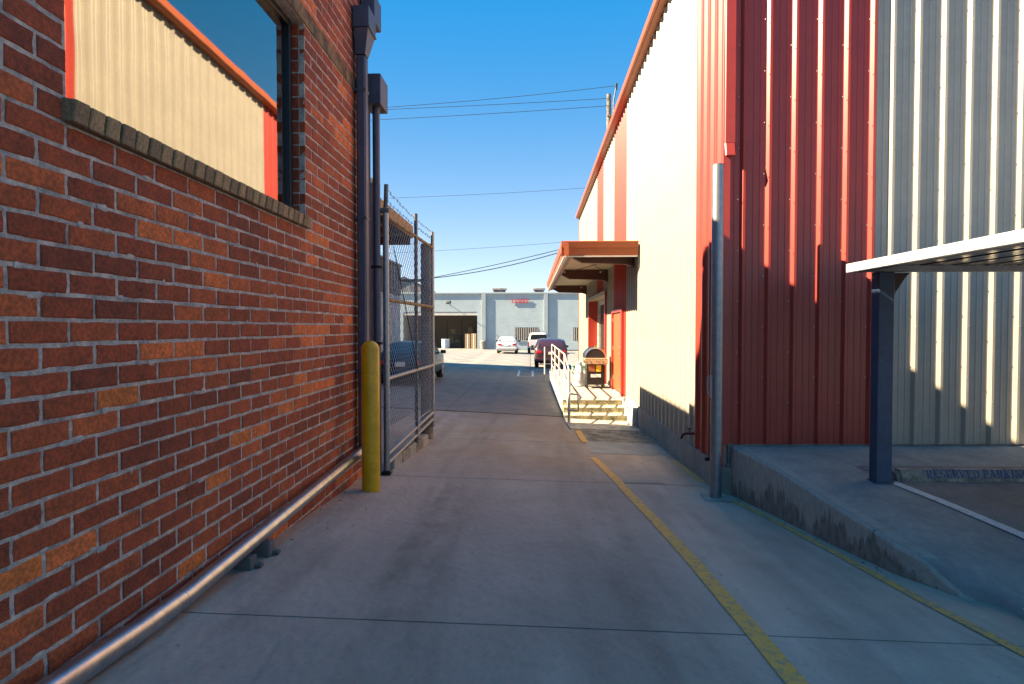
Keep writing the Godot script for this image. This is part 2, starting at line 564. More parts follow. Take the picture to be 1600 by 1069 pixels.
# a painted ribbon along points (x, d)
func ribbon(pts: Array, width: float, lift: float, height: Callable) -> ArrayMesh:
	var st := stt()
	var fine := []
	var cv := Curve2D.new()
	for i in pts.size():
		var tan := Vector2.ZERO
		if i > 0 and i < pts.size() - 1:
			tan = (pts[i + 1] - pts[i - 1]) / 6.0
		cv.add_point(pts[i], -tan, tan)
	var n := int(cv.get_baked_length() / 0.12) + 2
	for i in n:
		fine.append(cv.sample_baked(cv.get_baked_length() * i / (n - 1)))
	for i in n - 1:
		var a: Vector2 = fine[i]
		var b: Vector2 = fine[i + 1]
		var pa: Vector2 = fine[max(i - 1, 0)]
		var nb: Vector2 = fine[min(i + 2, n - 1)]
		var na := (b - pa).normalized().orthogonal() * width / 2
		var nn := (nb - a).normalized().orthogonal() * width / 2
		var q := []
		for p in [a - na, a + na, b + nn, b - nn]:
			q.append(Vector3(p.x, height.call(p.x, p.y) + lift, -p.y))
		poly(st, q, Vector3.UP)
	return done(st)

func build_ground() -> void:
	var g := MeshInstance3D.new()
	g.name = "ground"
	g.set_meta("kind", "structure")
	var st := stt()
	st.set_smooth_group(0)
	var xs := [-600.0, -60.0, -20.0, -8.0, -4.0, -2.0, 0.0, 2.0, 3.2, 5.0, 8.0, 20.0, 60.0, 600.0]
	var ds := [-300.0, -20.0, -1.0, 1.0, 3.0, 4.2, 5.6, 7.0, 10.0, 14.0, 20.0, 25.0, 30.0, 40.0, 53.0, 60.0, 80.0, 200.0, 1500.0]
	for i in xs.size() - 1:
		for j in ds.size() - 1:
			var q := []
			for k in [[0, 0], [1, 0], [1, 1], [0, 1]]:
				var x: float = xs[i + k[0]]
				var d: float = ds[j + k[1]]
				q.append(Vector3(x, gy(x, d) - 0.05, -d))
			poly(st, q, Vector3.UP)
	g.mesh = done(st)
	g.material_override = M.asphalt
	add_child(g)
	# the alley's slabs: joints are real gaps between them
	var al := setting("alley_pavement")
	var jl := [[-0.9, -0.9], [3.137, 3.608], [7.09, 7.98], [9.95, 11.2], [14.0, 14.2]]
	var x0 := -2.6
	var x1 := 4.4
	for i in jl.size() - 1:
		var gp := 0.008
		part(al, "slab", sheet(Vector2(x0, jl[i][0] + gp), Vector2(x1, jl[i][1] + gp), Vector2(x0, jl[i + 1][0] - gp), Vector2(x1, jl[i + 1][1] - gp), 14, 24, 0.0, 0.05, true), M.alley)
	# the rest of the yard, in bays
	var dd := [14.2, 19.0, 25.0, 31.0]
	part(al, "slab", sheet(Vector2(-14, 7.2), Vector2(-2.612, 7.2), Vector2(-14, 14.0), Vector2(-2.612, 14.0), 6, 8, 0.0, 0.05), M.concrete)
	part(al, "slab", sheet(Vector2(4.412, -0.9), Vector2(16, -0.9), Vector2(4.412, 14.2), Vector2(16, 14.2), 6, 12, 0.0, 0.05), M.concrete)
	var xb := [-14.0, -2.0, 8.0]
	for j in dd.size() - 1:
		for i in 2:
			part(al, "slab", sheet(Vector2(xb[i] + 0.006, dd[j] + 0.008 + (-0.195 if i == 0 and j == 0 else 0.0)), Vector2(xb[i + 1] - 0.006, dd[j] + 0.008), Vector2(xb[i] + 0.006, dd[j + 1]), Vector2(xb[i + 1] - 0.006, dd[j + 1]), 8, 4, 0.0, 0.05), M.concrete)
	var lot := setting("parking_lot")
	var ld := [31.0, 37.0, 43.0, 50.0, 57.0, 66.0]
	var lx := [-60.0, -30.0, -14.0, -7.0, 0.0, 7.0, 20.0, 50.0]
	for j in ld.size() - 1:
		for i in lx.size() - 1:
			part(lot, "slab", sheet(Vector2(lx[i] + 0.012, ld[j] + 0.02), Vector2(lx[i + 1] - 0.012, ld[j] + 0.02), Vector2(lx[i] + 0.012, ld[j + 1]), Vector2(lx[i + 1] - 0.012, ld[j + 1]), 3, 3, 0.0, 0.05), M.lot)
	for i in 3:
		part(lot, "white_line", ribbon([Vector2(-0.55 + i * 0.0, 26.5), Vector2(-0.55, 30.5)] if i == 0 else ([Vector2(0.1, 26.8), Vector2(0.1, 30.5)] if i == 1 else [Vector2(-0.55, 26.5), Vector2(0.1, 26.8)]), 0.10, 0.006, gy), M.line_white)
	# patches before the steps
	part(al, "asphalt_patch", sheet(Vector2(0.98, 10.75), Vector2(2.24, 10.9), Vector2(0.86, 12.05), Vector2(2.24, 12.3), 8, 8, 0.004), M.patch)
	part(al, "concrete_patch", sheet(Vector2(0.95, 9.55), Vector2(2.24, 9.75), Vector2(0.96, 10.74), Vector2(2.24, 10.88), 8, 8, 0.004), M.pad)
	part(al, "drain_grate", sheet(Vector2(1.02, 7.60), Vector2(1.70, 7.66), Vector2(1.02, 7.80), Vector2(1.62, 7.84), 6, 2, 0.005), M.foundation)
	# painted lines
	part(al, "yellow_line", ribbon([Vector2(1.257, 0.6), Vector2(1.257, 2.88), Vector2(1.258, 3.46), Vector2(1.245, 4.63), Vector2(1.194, 5.95), Vector2(1.097, 7.67), Vector2(0.945, 9.2)], 0.115, 0.006, gy), M.line_yellow)
	part(al, "yellow_line", ribbon([Vector2(0.95, 10.6), Vector2(0.93, 11.95)], 0.115, 0.010, gy), M.line_yellow)
	part(al, "yellow_line", ribbon([Vector2(2.235, 7.95), Vector2(2.19, 9.4)], 0.085, 0.006, gy), M.line_yellow_pale)
	part(al, "yellow_line", ribbon([Vector2(2.80, 2.2), Vector2(2.713, 3.4), Vector2(2.640, 4.07), Vector2(2.545, 5.23), Vector2(2.42, 6.4), Vector2(2.30, 7.05)], 0.085, 0.006, gy), M.line_yellow_pale)

func build_litter() -> void:
	var st := stt()
	var spots := []
	for i in 24:
		var d := rng.randf_range(4.2, 6.9)
		spots.append(Vector2(BX + absf(rng.randfn(0.05, 0.10)), d))
	for i in 34:
		var d := rng.randf_range(4.6, 7.2)
		spots.append(Vector2(curb_x(d) - 0.06 - absf(rng.randfn(0.0, 0.06)), d))
	for i in 4:
		spots.append(Vector2(rng.randf_range(-1.7, 2.6), rng.randf_range(2.4, 9.0)))
	for i in 20:
		var d := rng.randf_range(7.9, 12.5)
		spots.append(Vector2(RX - 0.03 - absf(rng.randfn(0.0, 0.05)), d))
	for q in spots:
		var r: float = rng.randf_range(0.004, 0.012)
		var a0 := rng.randf_range(0, TAU)
		var y := gy(q.x, q.y)
		var ring := []
		for k in 6:
			var a := a0 + TAU * k / 6.0
			var rr: float = r * rng.randf_range(0.5, 1.0)
			ring.append(Vector3(q.x + cos(a) * rr * 1.5, y + 0.001 + rng.randf_range(0.0, 0.004), -q.y + sin(a) * rr))
		var top := Vector3(q.x, y + r * 0.5 + 0.003, -q.y)
		for k in 6:
			poly(st, [top, ring[k], ring[(k + 1) % 6]], Vector3.UP)
	var o := MeshInstance3D.new()
	o.name = "grit"
	o.mesh = done(st)
	o.material_override = M.grit
	add_child(o)
	o.set_meta("kind", "stuff")
	o.set_meta("label", "dark leaf scraps and grit strewn over the concrete")
	o.set_meta("category", "grit")

func build_pad() -> void:
	var p := setting("parking_pad")
	var st := stt()
	st.set_smooth_group(0)
	var n := 30
	var xs := [0.0, 0.15, 0.5, 1.2, 2.4, 12.0]
	for j in n:
		for i in xs.size() - 1:
			var q := []
			for k in [[0, 0], [1, 0], [1, 1], [0, 1]]:
				var d := lerpf(3.7, 7.75, float(j + k[1]) / n)
				q.append(Vector3(curb_x(d) + xs[i + k[0]], pad_y(d), -d))
			poly(st, q, Vector3.UP)
	for j in n:
		var da := lerpf(3.7, 7.75, float(j) / n)
		var db := lerpf(3.7, 7.75, float(j + 1) / n)
		if db < 4.6:
			poly(st, [Vector3(curb_x(da), pad_y(da), -da), Vector3(curb_x(db), pad_y(db), -db), Vector3(curb_x(db), pad_y(db) - 0.4, -db), Vector3(curb_x(da), pad_y(da) - 0.4, -da)], Vector3.LEFT)
	part(p, "slab", done(st), M.pad)
	st = stt()
	for j in 22:
		var q := []
		for k in [[0, 0], [1, 0], [1, 1], [0, 1]]:
			var d := lerpf(3.8, 6.5, float(j + k[1]) / 22)
			var lx := pl(d, [3.8, 4.76, 5.93, 6.5], [4.12, 3.85, 3.52, 3.36]) + 0.04
			q.append(Vector3(lx if k[0] == 0 else 14.0, pad_y(d) + 0.004, -d))
		poly(st, q, Vector3.UP)
	part(p, "bay_surface", done(st), M.bay)
	var py := func(_x: float, d: float) -> float: return pad_y(d)
	part(p, "white_line", ribbon([Vector2(3.50, 5.97), Vector2(3.68, 5.35), Vector2(3.85, 4.76), Vector2(4.12, 3.8)], 0.10, 0.009, py), M.line_white)
	part(p, "white_line", ribbon([Vector2(3.17, 3.93), Vector2(3.8, 3.95)], 0.11, 0.009, py), M.line_white)
	# the low wall that holds the pad
	var w := thing("retaining_curb", "low stained concrete curb wall tapering down beside the parking pad", "curb")
	st = stt()
	var prof := [Vector2(0.0, -0.7), Vector2(0.0, -0.03), Vector2(0.010, -0.010), Vector2(0.030, 0.004), Vector2(0.13, 0.007), Vector2(0.15, -0.03)]
	var m := 44
	for j in m:
		for i in prof.size() - 1:
			var q := []
			for k in [[0, 0], [1, 0], [1, 1], [0, 1]]:
				var t := float(j + k[1]) / m
				var d := lerpf(4.19, 7.34, t)
				var a: Vector2 = prof[i + k[0]]
				var cx := curb_x(maxf(d, 4.24))
				var low := gy(cx, d) - 0.06
				var top := lerpf(low + 0.05, pad_y(d) + 0.006, sqrt(clampf((d - 4.19) / 0.34, 0.0, 1.0)))
				var yy := maxf(top + a.y, low + 0.03) if a.y > -0.5 else low
				q.append([Vector3(cx - 0.02 + a.x + 0.0015 * sin(d * 9.0), yy, -d), Vector2(t, [1.0, 0.12, 0.06, 0.03, 0.0, 0.0][i + k[0]])])
			var nn: Vector3 = (q[2][0] - q[0][0]).cross(q[1][0] - q[0][0])
			if nn.dot(Vector3(-0.8, 0.6, 0)) < 0:
				q.reverse()
			for k in [0, 1, 2, 0, 2, 3]:
				st.set_uv(q[k][1])
				st.add_vertex(q[k][0])
	part(w, "wall", done(st), M.curb)
	# wheel stop with stencilled letters
	var s := thing("wheel_stop", "concrete wheel stop stencilled RESERVED PARKING in blue", "wheel stop", Vector3(3.56, pad_y(6.0) - 0.004, -6.06), deg_to_rad(1.2))
	var out := [Vector2(-0.075, 0.0), Vector2(0.075, 0.0), Vector2(0.07, 0.05), Vector2(0.042, 0.115), Vector2(-0.042, 0.115), Vector2(-0.07, 0.05)]
	var bs := part(s, "block", prism(out, 0, 0.04, 1.83), M.stop)
	bs.set_meta("label", "weathered concrete block")
	part(s, "end_chamfer", prism([Vector2(-0.065, 0.0), Vector2(0.065, 0.0), Vector2(0.052, 0.06), Vector2(0.03, 0.09), Vector2(-0.03, 0.09), Vector2(-0.052, 0.06)], 0, 0.0, 0.04), M.stop)
	var tm := TextMesh.new()
	tm.text = "RESERVED PARKING"
	var f := SystemFont.new()
	f.font_names = PackedStringArray(["Droid Serif"])
	f.font_weight = 700
	tm.font = f
	tm.font_size = 96
	tm.pixel_size = 0.00125
	tm.depth = 0.002
	tm.horizontal_alignment = HORIZONTAL_ALIGNMENT_LEFT
	var tl := part(s, "lettering", tm, M.blue_paint, Vector3(0.275, 0.080, 0.0605), Vector3(-atan2(0.028, 0.065), 0, 0))
	tl.scale = Vector3(0.80, 0.95, 1.0)

# ------------------------------------------------------------------ the brick building
func brick_mesh(v: int, l: float) -> ArrayMesh:
	var key := "brick%d_%.3f" % [v, l]
	if not cache.has(key):
		var st := stt()
		var r2 := RandomNumberGenerator.new()
		r2.seed = 900 + v
		add_brick(st, Vector3.ZERO, Vector3(0.05, 0.0895 - r2.randf() * 0.005, l - r2.randf() * 0.006), Basis.IDENTITY, v * 1.37)
		cache[key] = done(st)
	return cache[key]

func build_brick() -> void:
	var b := thing("brick_building", "red brick building with a mirrored window and rowlock sill", "building")
	var D1 := 7.32
	var top := 5.68
	var wd0 := 2.53
	var wd1 := 5.26
	var wy0 := 2.675
	var wy1 := 4.315
	var face := BX - 0.0045
	# mortar body of the wall, round the window opening
	span(b, "wall", M.mortar, BX - 0.30, face, -0.35, 2.56, -9.0, D1)
	span(b, "wall", M.mortar, BX - 0.30, face, wy1, top, -9.0, D1)
	span(b, "wall", M.mortar, BX - 0.30, face, 2.56, wy1, wd1 + 0.001, D1)
	span(b, "wall", M.mortar, BX - 0.30, face, 2.56, wy1, -9.0, wd0 - 0.001)
	span(b, "side_wall", M.brick1, -12.0, BX - 0.31, -0.35, top, D1 - 0.25, D1 - 0.01)
	span(b, "side_wall", M.brick1, -12.0, BX - 0.31, -0.35, top, -8.99, -8.75)
	span(b, "roof", M.roof_grey, -12.0, BX - 0.31, top - 0.5, top - 0.3, -8.74, D1 - 0.26)
	span(b, "coping", M.band, BX - 0.33, BX + 0.03, top, top + 0.06, -9.0, D1 + 0.03, 0.01)
	span(b, "interior_wall", M.interior, BX - 1.3, BX - 1.2, 2.0, 5.0, 1.0, 7.0)
	# bricks in running bond; the mortar line at y 1.732 and joint at d 2.523 are measured
	var p := 0.1033
	var cl := noise(7, 0.55, 2)
	var all := []
	for k in range(-19, 40):
		var y := 1.732 + p * (k + 0.5)
		if y > top - 0.03 or y < -0.16:
			continue
		if k == 25:
			continue      # the tan band
		var off := 0.0 if (k & 1) else 0.1525
		for i in range(-11, 17):
			var a := 2.523 + off + i * 0.305 - 0.305
			var e := a + 0.305
			if a < -0.75:
				continue
			e = minf(e, D1)
			if e - a < 0.06:
				continue
			var pieces := [[a, e]]
			if y > 2.56 and y < wy1:
				pieces = []
				if a < wd0:
					pieces.append([a, minf(e, wd0 + 0.007)])
				if e > wd1:
					pieces.append([maxf(a, wd1 - 0.007), e])
			for q in pieces:
				if q[1] - q[0] < 0.05:
					continue
				var mid: float = (q[0] + q[1]) / 2
				var v := cl.get_noise_2d(mid * 1.1, y * 4.0) + rng.randf_range(-0.30, 0.30)
				var c := rng.randi_range(0, 5)
				if v > 0.50:
					c = 7 if rng.randf() < 0.6 else 9
				elif v > 0.34:
					c = 6
				elif v > 0.27:
					c = 4
				elif v < -0.46:
					c = 8
				var pos := Vector3(BX - 0.025 + rng.randf_range(-0.0022, 0.0016), y + rng.randf_range(-0.0015, 0.0015), -mid)
				var to := pos - Vector3(0, 1.7, 0)
				var sx := -to.x / to.z * 953.0 + 829.0
				var inside := mid > 0.3 and 829.0 + pos.x / (mid + 0.15) * 953.0 > 0.0
				var size: float = (q[1] - q[0]) / pow(mid, 3.0) if inside and absf(to.y) / mid < 0.58 else 0.0
				all.append({"pos": pos, "l": q[1] - q[0] - 0.014, "c": c, "s": size, "rot": Vector3(rng.randf_range(-0.006, 0.006), rng.randf_range(-0.006, 0.006), 0), "v": rng.randi_range(0, 7), "sx": sx})
	all.sort_custom(func(u, w): return u.s > w.s)
	var sts := {}
	for i in all.size():
		var o: Dictionary = all[i]
		if i < 300:
			var l: float = snappedf(o.l, 0.001)
			part(b, "brick", brick_mesh(o.v, l), M["brick%d" % o.c], o.pos, o.rot)
		else:
			if not sts.has(o.c):
				sts[o.c] = stt()
			add_brick(sts[o.c], o.pos, Vector3(0.05, 0.0885 - 0.0006 * o.v, o.l - 0.0008 * o.v), Basis.from_euler(o.rot), i * 0.73)
	var am := ArrayMesh.new()
	var keys := sts.keys()
	keys.sort()
	for c in keys:
		sts[c].generate_normals()
		sts[c].set_material(M["brick%d" % c])
		sts[c].commit(am)
	var rest := part(b, "bricks", am, null)
	rest.set_meta("kind", "stuff")
	# mortar squeezed out over the arrises
	var ms := stt()
	for i in 170:
		var k := rng.randi_range(-17, 8)
		var y := 1.732 + p * k + rng.randf_range(-0.008, 0.008)
		var d := rng.randf_range(0.9, 6.6)
		var w := rng.randf_range(0.012, 0.06)
		var hh := rng.randf_range(0.010, 0.024)
		var pts := []
		var na := 9
		for q in na:
			var a := TAU * q / na
			pts.append(Vector3(BX - 0.001, y + sin(a) * hh * rng.randf_range(0.5, 1.0), -d + cos(a) * w * rng.randf_range(0.5, 1.0)))
		var top_p := Vector3(BX + 0.0035, y, -d)
		for q in na:
			poly(ms, [top_p, pts[q], pts[(q + 1) % na]], Vector3.RIGHT)
	var smear := part(b, "mortar_smears", done(ms), M.mortar)
	smear.set_meta("kind", "stuff")
	# plain brickwork behind the camera
	span(b, "back_brickwork", M.brick2, BX - 0.05, BX - 0.004, -0.3, top - 0.02, -8.9, -0.77)
	# tan band over the window head
	var bd := 0.0
	var bi := 0
	while bd < D1 - 0.1:
		var e := minf(bd + 0.915, D1)
		span(b, "band_stone", M.band, BX - 0.04, BX + 0.006 + 0.002 * (bi % 2), wy1 + 0.004, wy1 + 0.148, bd + 0.005, e - 0.005, 0.004)
		bd = e
		bi += 1
	# jamb bricks of the window, seen end on
	for k in range(9, 25):
		var y := 1.732 + p * (k + 0.5)
		if y < wy0 + 0.02:
			continue
		part(b, "jamb_brick", box(Vector3(0.105, 0.088, 0.05), 0.003), M["brick%d" % [3, 1, 8, 3, 5][k % 5]], Vector3(BX - 0.107, y, -(wd1 + 0.018)))
	# rowlock sill
	var nb := 27
	for i in nb:
		var d := lerpf(wd0 - 0.03, wd1 + 0.03, (i + 0.5) / nb)
		var tilt := Vector3(0, 0, -0.16)
		part(b, "sill_brick", box(Vector3(0.19, 0.094, 0.086), 0.005), M.tan_brick if (i * 7) % 5 > 1 else M.tan_dark, Vector3(BX - 0.045 + rng.randf_range(-0.004, 0.004), 2.622, -d), tilt + Vector3(rng.randf_range(-0.02, 0.02), 0, 0))
	span(b, "sill_mortar", M.tan_dark, BX - 0.25, BX + 0.028, 2.562, 2.655, wd0 - 0.03, wd1 + 0.03)
	# window
	var w := group_part(b, "window")
	var gx := BX - 0.125
	span(w, "pane", M.mirror_glass, gx - 0.012, gx, wy0 - 0.02, wy1 - 0.05, wd0 + 0.05, wd1 - 0.11)
	span(w, "frame", M.frame_dark, gx - 0.03, gx + 0.035, wy0 - 0.03, wy1, wd1 - 0.11, wd1 - 0.055, 0.004)
	span(w, "frame", M.frame_dark, gx - 0.05, gx + 0.015, wy0 - 0.03, wy1, wd1 - 0.055, wd1 - 0.002, 0.003)
	span(w, "frame", M.frame_dark, gx - 0.03, gx + 0.035, wy0 - 0.03, wy1, wd0 + 0.002, wd0 + 0.05, 0.004)
	span(w, "frame", M.frame_dark, gx - 0.03, gx + 0.030, wy1 - 0.055, wy1 - 0.002, wd0 + 0.05, wd1 - 0.11, 0.004)
	span(w, "frame", M.frame_dark, gx - 0.03, gx + 0.030, wy0 - 0.035, wy0 + 0.005, wd0 + 0.05, wd1 - 0.11, 0.004)
	# downspouts with conductor heads
	var ds := group_part(b, "downspout")
	span(ds, "conductor_head", M.downspout, BX + 0.012, BX + 0.19, 4.98, 5.205, 6.65, 6.96, 0.006)
	span(ds, "head_rim", M.downspout, BX + 0.010, BX + 0.197, 4.970, 4.990, 6.643, 6.967, 0.003)
	span(ds, "scupper", M.downspout, BX + 0.010, BX + 0.17, 5.21, 5.52, 6.98, 7.30, 0.006)
	var fn := stt()
	var hi := [Vector3(BX + 0.022, 4.97, -6.66), Vector3(BX + 0.18, 4.97, -6.66), Vector3(BX + 0.18, 4.97, -6.95), Vector3(BX + 0.022, 4.97, -6.95)]
	var lo := [Vector3(BX + 0.03, 4.70, -6.705), Vector3(BX + 0.135, 4.70, -6.705), Vector3(BX + 0.135, 4.70, -6.835), Vector3(BX + 0.03, 4.70, -6.835)]
	for i in 4:
		var j := (i + 1) % 4
		poly(fn, [hi[i], hi[j], lo[j], lo[i]], (hi[i] + hi[j]) / 2 - Vector3(BX + 0.09, 4.97, -6.8))
	part(ds, "funnel", done(fn), M.downspout)
	span(ds, "pipe", M.downspout, BX + 0.03, BX + 0.135, 0.28, 4.70, 6.705, 6.835, 0.018)
	for y in [1.2, 2.9, 4.3]:
		span(ds, "strap", M.downspout, BX + 0.005, BX + 0.141, y, y + 0.03, 6.699, 6.841, 0.003)
	var d2 := group_part(b, "downspout")
	span(d2, "conductor_head", M.downspout, BX + 0.02, BX + 0.225, 4.28, 4.62, 7.02, 7.385, 0.006)
	span(d2, "pipe", M.downspout, BX + 0.03, BX + 0.085, 0.02, 4.30, 7.05, 7.11, 0.012)
	part(d2, "pipe", tube([Vector3(BX + 0.135, 0.0, -7.17), Vector3(BX + 0.135, 4.30, -7.17)], 0.043, 14), M.downspout)
	for y in [1.5, 2.4]:
		span(d2, "strap", M.black_metal, BX + 0.005, BX + 0.19, y, y + 0.03, 7.12, 7.22, 0.003)
	# drain pipe along the foot of the wall, on scraps of block
	var dp := thing("drain_pipe", "shiny galvanized drain pipe running along the foot of the brick wall", "pipe")
	var a0 := Vector3(BX + 0.095, 0.254, -3.15)
	var a1 := Vector3(BX + 0.095, 0.345, -6.62)
	var mid := a0
	part(dp, "pipe", tube([Vector3(BX + 0.095, 0.505, 0.9), Vector3(BX + 0.095, 0.325, -1.8), Vector3(BX + 0.095, 0.266, -2.8), a0], 0.054, 28), M.galvanized)
	part(dp, "pipe", tube([mid + (a0 - a1).normalized() * 0.05, a1], 0.051, 28), M.galvanized)
	part(dp, "seam_ring", tube([mid - (a1 - a0).normalized() * 0.006, mid + (a1 - a0).normalized() * 0.006], 0.0560, 28), M.galvanized)
	part(dp, "elbow", tube([a1, a1 + Vector3(-0.004, 0.012, -0.09), a1 + Vector3(-0.01, 0.07, -0.15), a1 + Vector3(-0.012, 0.16, -0.15)], 0.049, 20), M.downspout)
	for q in [[3.90, 0.080, "grey concrete block scrap under the drain pipe, flat one"], [4.17, 0.095, "taller grey concrete block scrap propping the drain pipe"]]:
		var bl := thing("concrete_block", q[2], "block", Vector3(BX + 0.085, gy(BX, q[0]) - 0.003, -q[0]), 0.2 * (q[0] - 4.0))
		part(bl, "block", box(Vector3(0.12, q[1], 0.09), 0.006), M.block_grey, Vector3(0, q[1] / 2, 0))
		part(bl, "chip", box(Vector3(0.06, 0.03, 0.05), 0.008), M.block_grey, Vector3(0.075, 0.012, -0.03))
	# bollard
	var bo := thing("bollard", "yellow plastic-sleeved steel bollard at the brick corner", "bollard", Vector3(-1.69, gy(-1.69, 6.38), -6.38))
	var pts := [Vector3(0, -0.02, 0), Vector3(0, 1.50, 0)]
	var rr := [0.094, 0.094]
	for i in range(1, 9):
		var t := i / 8.0 * PI / 2
		pts.append(Vector3(0, 1.50 + 0.09 * sin(t), 0))
		rr.append(maxf(0.094 * cos(t), 0.004))
	part(bo, "sleeve", tube(pts, rr, 32), M.yellow)
	part(bo, "top_ridge", tube([Vector3(0, 1.478, 0), Vector3(0, 1.490, 0)], 0.0965, 32), M.yellow)

# ------------------------------------------------------------------ the metal building
# one sheet of ribbed siding along +x, ribs standing out towards +z; bays of 0.305
func siding(bays: int, h: float) -> ArrayMesh:
	var key := "siding%d_%.2f" % [bays, h]
	if cache.has(key):
		return cache[key]
	var pr := [Vector2(0, 0)]
	for i in bays:
		var o := i * 0.305
		for q in [[0.062, 0.0], [0.068, 0.004], [0.080, 0.004], [0.086, 0.0], [0.140, 0.0], [0.146, 0.004], [0.158, 0.004], [0.164, 0.0], [0.213, 0.0], [0.243, 0.036], [0.272, 0.036], [0.302, 0.0], [0.305, 0.0]]:
			pr.append(Vector2(o + q[0], q[1]))
	var st := stt()
	for i in pr.size() - 1:
		var a: Vector2 = pr[i]
		var b: Vector2 = pr[i + 1]
		poly(st, [Vector3(a.x, 0, a.y), Vector3(b.x, 0, b.y), Vector3(b.x, h, b.y), Vector3(a.x, h, a.y)], Vector3(0, 0, 1))
	cache[key] = done(st)
	return cache[key]

func screws(parent: Node, bays: int, h: float) -> void:
	var st := stt()
	for i in bays:
		var y := 0.5 + 0.6 * (i % 2) * 0.5
		while y < h:
			add_box(st, Vector3(i * 0.305 + 0.2575, y, 0.039), Vector3(0.012, 0.012, 0.008), 0.002)
			y += 0.6
	var s := part(parent, "screws", done(st), M.screw)
	s.set_meta("kind", "stuff")

func roof_y(d: float) -> float:
	return lerpf(7.28, 6.86, (d - 7.3) / 21.4)

func build_metal() -> void:
	var b := thing("metal_building", "metal sided building with cream and red ribbed panels and a canopied door", "building")
	var D0 := 7.30
	var D1 := 28.72
	# steel frame and concrete behind the sheets
	span(b, "core_wall", M.interior, RX + 0.06, RX + 0.20, -0.2, 6.7, D0 + 0.1, 18.35)
	span(b, "core_wall", M.interior, RX + 0.06, RX + 0.20, 2.80, 6.7, 18.35, 23.72)
	span(b, "core_wall", M.interior, RX + 0.06, RX + 0.20, -0.8, 6.7, 23.72, D1 - 0.02)
	span(b, "roof", M.roof_grey, RX + 0.1, 16.0, 6.62, 6.72, D0 + 0.9, D1 - 0.05)
	span(b, "end_wall", M.cream, RX + 0.06, 16.0, -0.8, 6.7, D1 - 0.12, D1 - 0.01)
	for i in 4:
		var e0 := [D0 + 0.012, 9.2, 11.1, 12.98][i] as float
		var e1 := [9.2, 11.1, 12.98, D1][i] as float
		span(b, "foundation", M.foundation if i < 3 else M.white_block, RX + 0.004, RX + 0.20, -1.0, 0.03, e0 + 0.004, e1 - 0.004, 0.004)
	# alley face: sheets in their colours, by depth
	var d := D0
	var bay := 0.305
	var k := 0
	var plan := []
	while d < D1 - 0.05:
		var n := 1
		plan.append(d)
		d += bay
	# group bays into sheets of up to three of one colour
	var i := 0
	while i < plan.size():
		var col := "cream"
		var tone := func(x: float) -> String:
			var c: float = x + bay / 2
			return "red" if c < 8.50 or (c > 14.75 and c < 16.75) or (c > 19.1 and c < 21.0) else "cream"
		col = tone.call(plan[i])
		var n := 1
		var open_at := func(x: float) -> bool:
			var c: float = x + bay / 2
			return c > 18.35 and c < 23.72
		while n < 3 and i + n < plan.size() and tone.call(plan[i + n]) == col and open_at.call(plan[i + n]) == open_at.call(plan[i]):
			n += 1
		var y0 := 0.02
		if open_at.call(plan[i]):
			y0 = 2.80
		var h := roof_y(plan[i]) - y0
		# the alley face looks to -x: local x runs away from the camera
		var o := part(b, "siding_sheet", siding(n, snappedf(h, 0.3)), M[col], Vector3(RX + 0.038, y0, -(plan[i])), Vector3(0, -PI / 2, 0))
		o.rotation = Vector3(0, -PI / 2, 0)
		o.scale = Vector3(-1, h / snappedf(h, 0.3), 1)
		i += n
	# front face, turned a little off square
	var fr := group_part(b, "front_wall", Vector3(RX, 0, -D0), Vector3(0, deg_to_rad(1.74), 0))
	for j in 12:
		var c := "red" if j < 2 else "cream"
		var x := j * 0.915 + (0.0 if j < 2 else -0.075)
		part(fr, "siding_sheet", siding(3, 7.0), M[c], Vector3(x - 0.01, 0.31, -0.038 if j > 1 else -0.036))
	part(fr, "core_wall", box(Vector3(11.0, 7.2, 0.1)), M.interior, Vector3(5.6, 3.3, -0.115))
	part(fr, "foundation", box(Vector3(11.0, 0.30, 0.05)), M.foundation, Vector3(5.6, 0.22, -0.085))
	var scr := group_part(fr, "screw_rows", Vector3(-0.085, 0.31, -0.036))
	screws(scr, 30, 6.9)
	part(fr, "parapet_trim", box(Vector3(11.2, 0.22, 0.12), 0.01), M.red_trim, Vector3(5.6, 7.36, 0.0))
	# corner trim and the cut-off downspout beside it
	span(b, "corner_trim", M.red, RX - 0.012, RX + 0.08, 0.31, 7.28, D0 - 0.014, D0 + 0.05, 0.004)
	var dn := group_part(b, "downspout")
	span(dn, "pipe", M.red, RX + 0.005, RX + 0.135, 3.86, 7.25, D0 - 0.024, D0 + 0.03, 0.010)
	part(dn, "elbow", box(Vector3(0.12, 0.17, 0.035), 0.010), M.red, Vector3(RX + 0.068, 3.79, -(D0 - 0.020)), Vector3(-0.20, 0, 0.0))
	# rake trim along the roof edge
	var rk := stt()
	for q in [[0.0, 0.16], [0.07, 0.05]]:
		var a := Vector3(RX - 0.09 + q[0] * 0.6, roof_y(D0) + 0.03 - q[0], -(D0 - 0.02))
		var e := Vector3(RX - 0.09 + q[0] * 0.6, roof_y(D1) + 0.03 - q[0], -(D1 + 0.04))
		var dir := (e - a).normalized()
		var bs := Basis(dir.cross(Vector3.UP).normalized() * -1.0, dir.cross(Vector3.LEFT).normalized(), dir)
		add_box(rk, (a + e) / 2, Vector3(0.15, q[1], a.distance_to(e)), 0.012, bs.orthonormalized())
	part(b, "roof_trim", done(rk), M.red_trim)
	span(b, "end_trim", M.red_trim, RX - 0.02, RX + 0.1, -0.6, 6.84, D1 - 0.05, D1 + 0.06, 0.004)
	# door
	var dr := group_part(b, "door")
	var y1 := 2.17
	span(dr, "leaf", M.red_trim, RX - 0.005, RX + 0.05, 0.03, y1 - 0.09, 15.16, 16.72, 0.004)
	span(dr, "frame", M.red, RX - 0.055, RX + 0.06, 0.01, y1, 15.00, 15.14, 0.006)
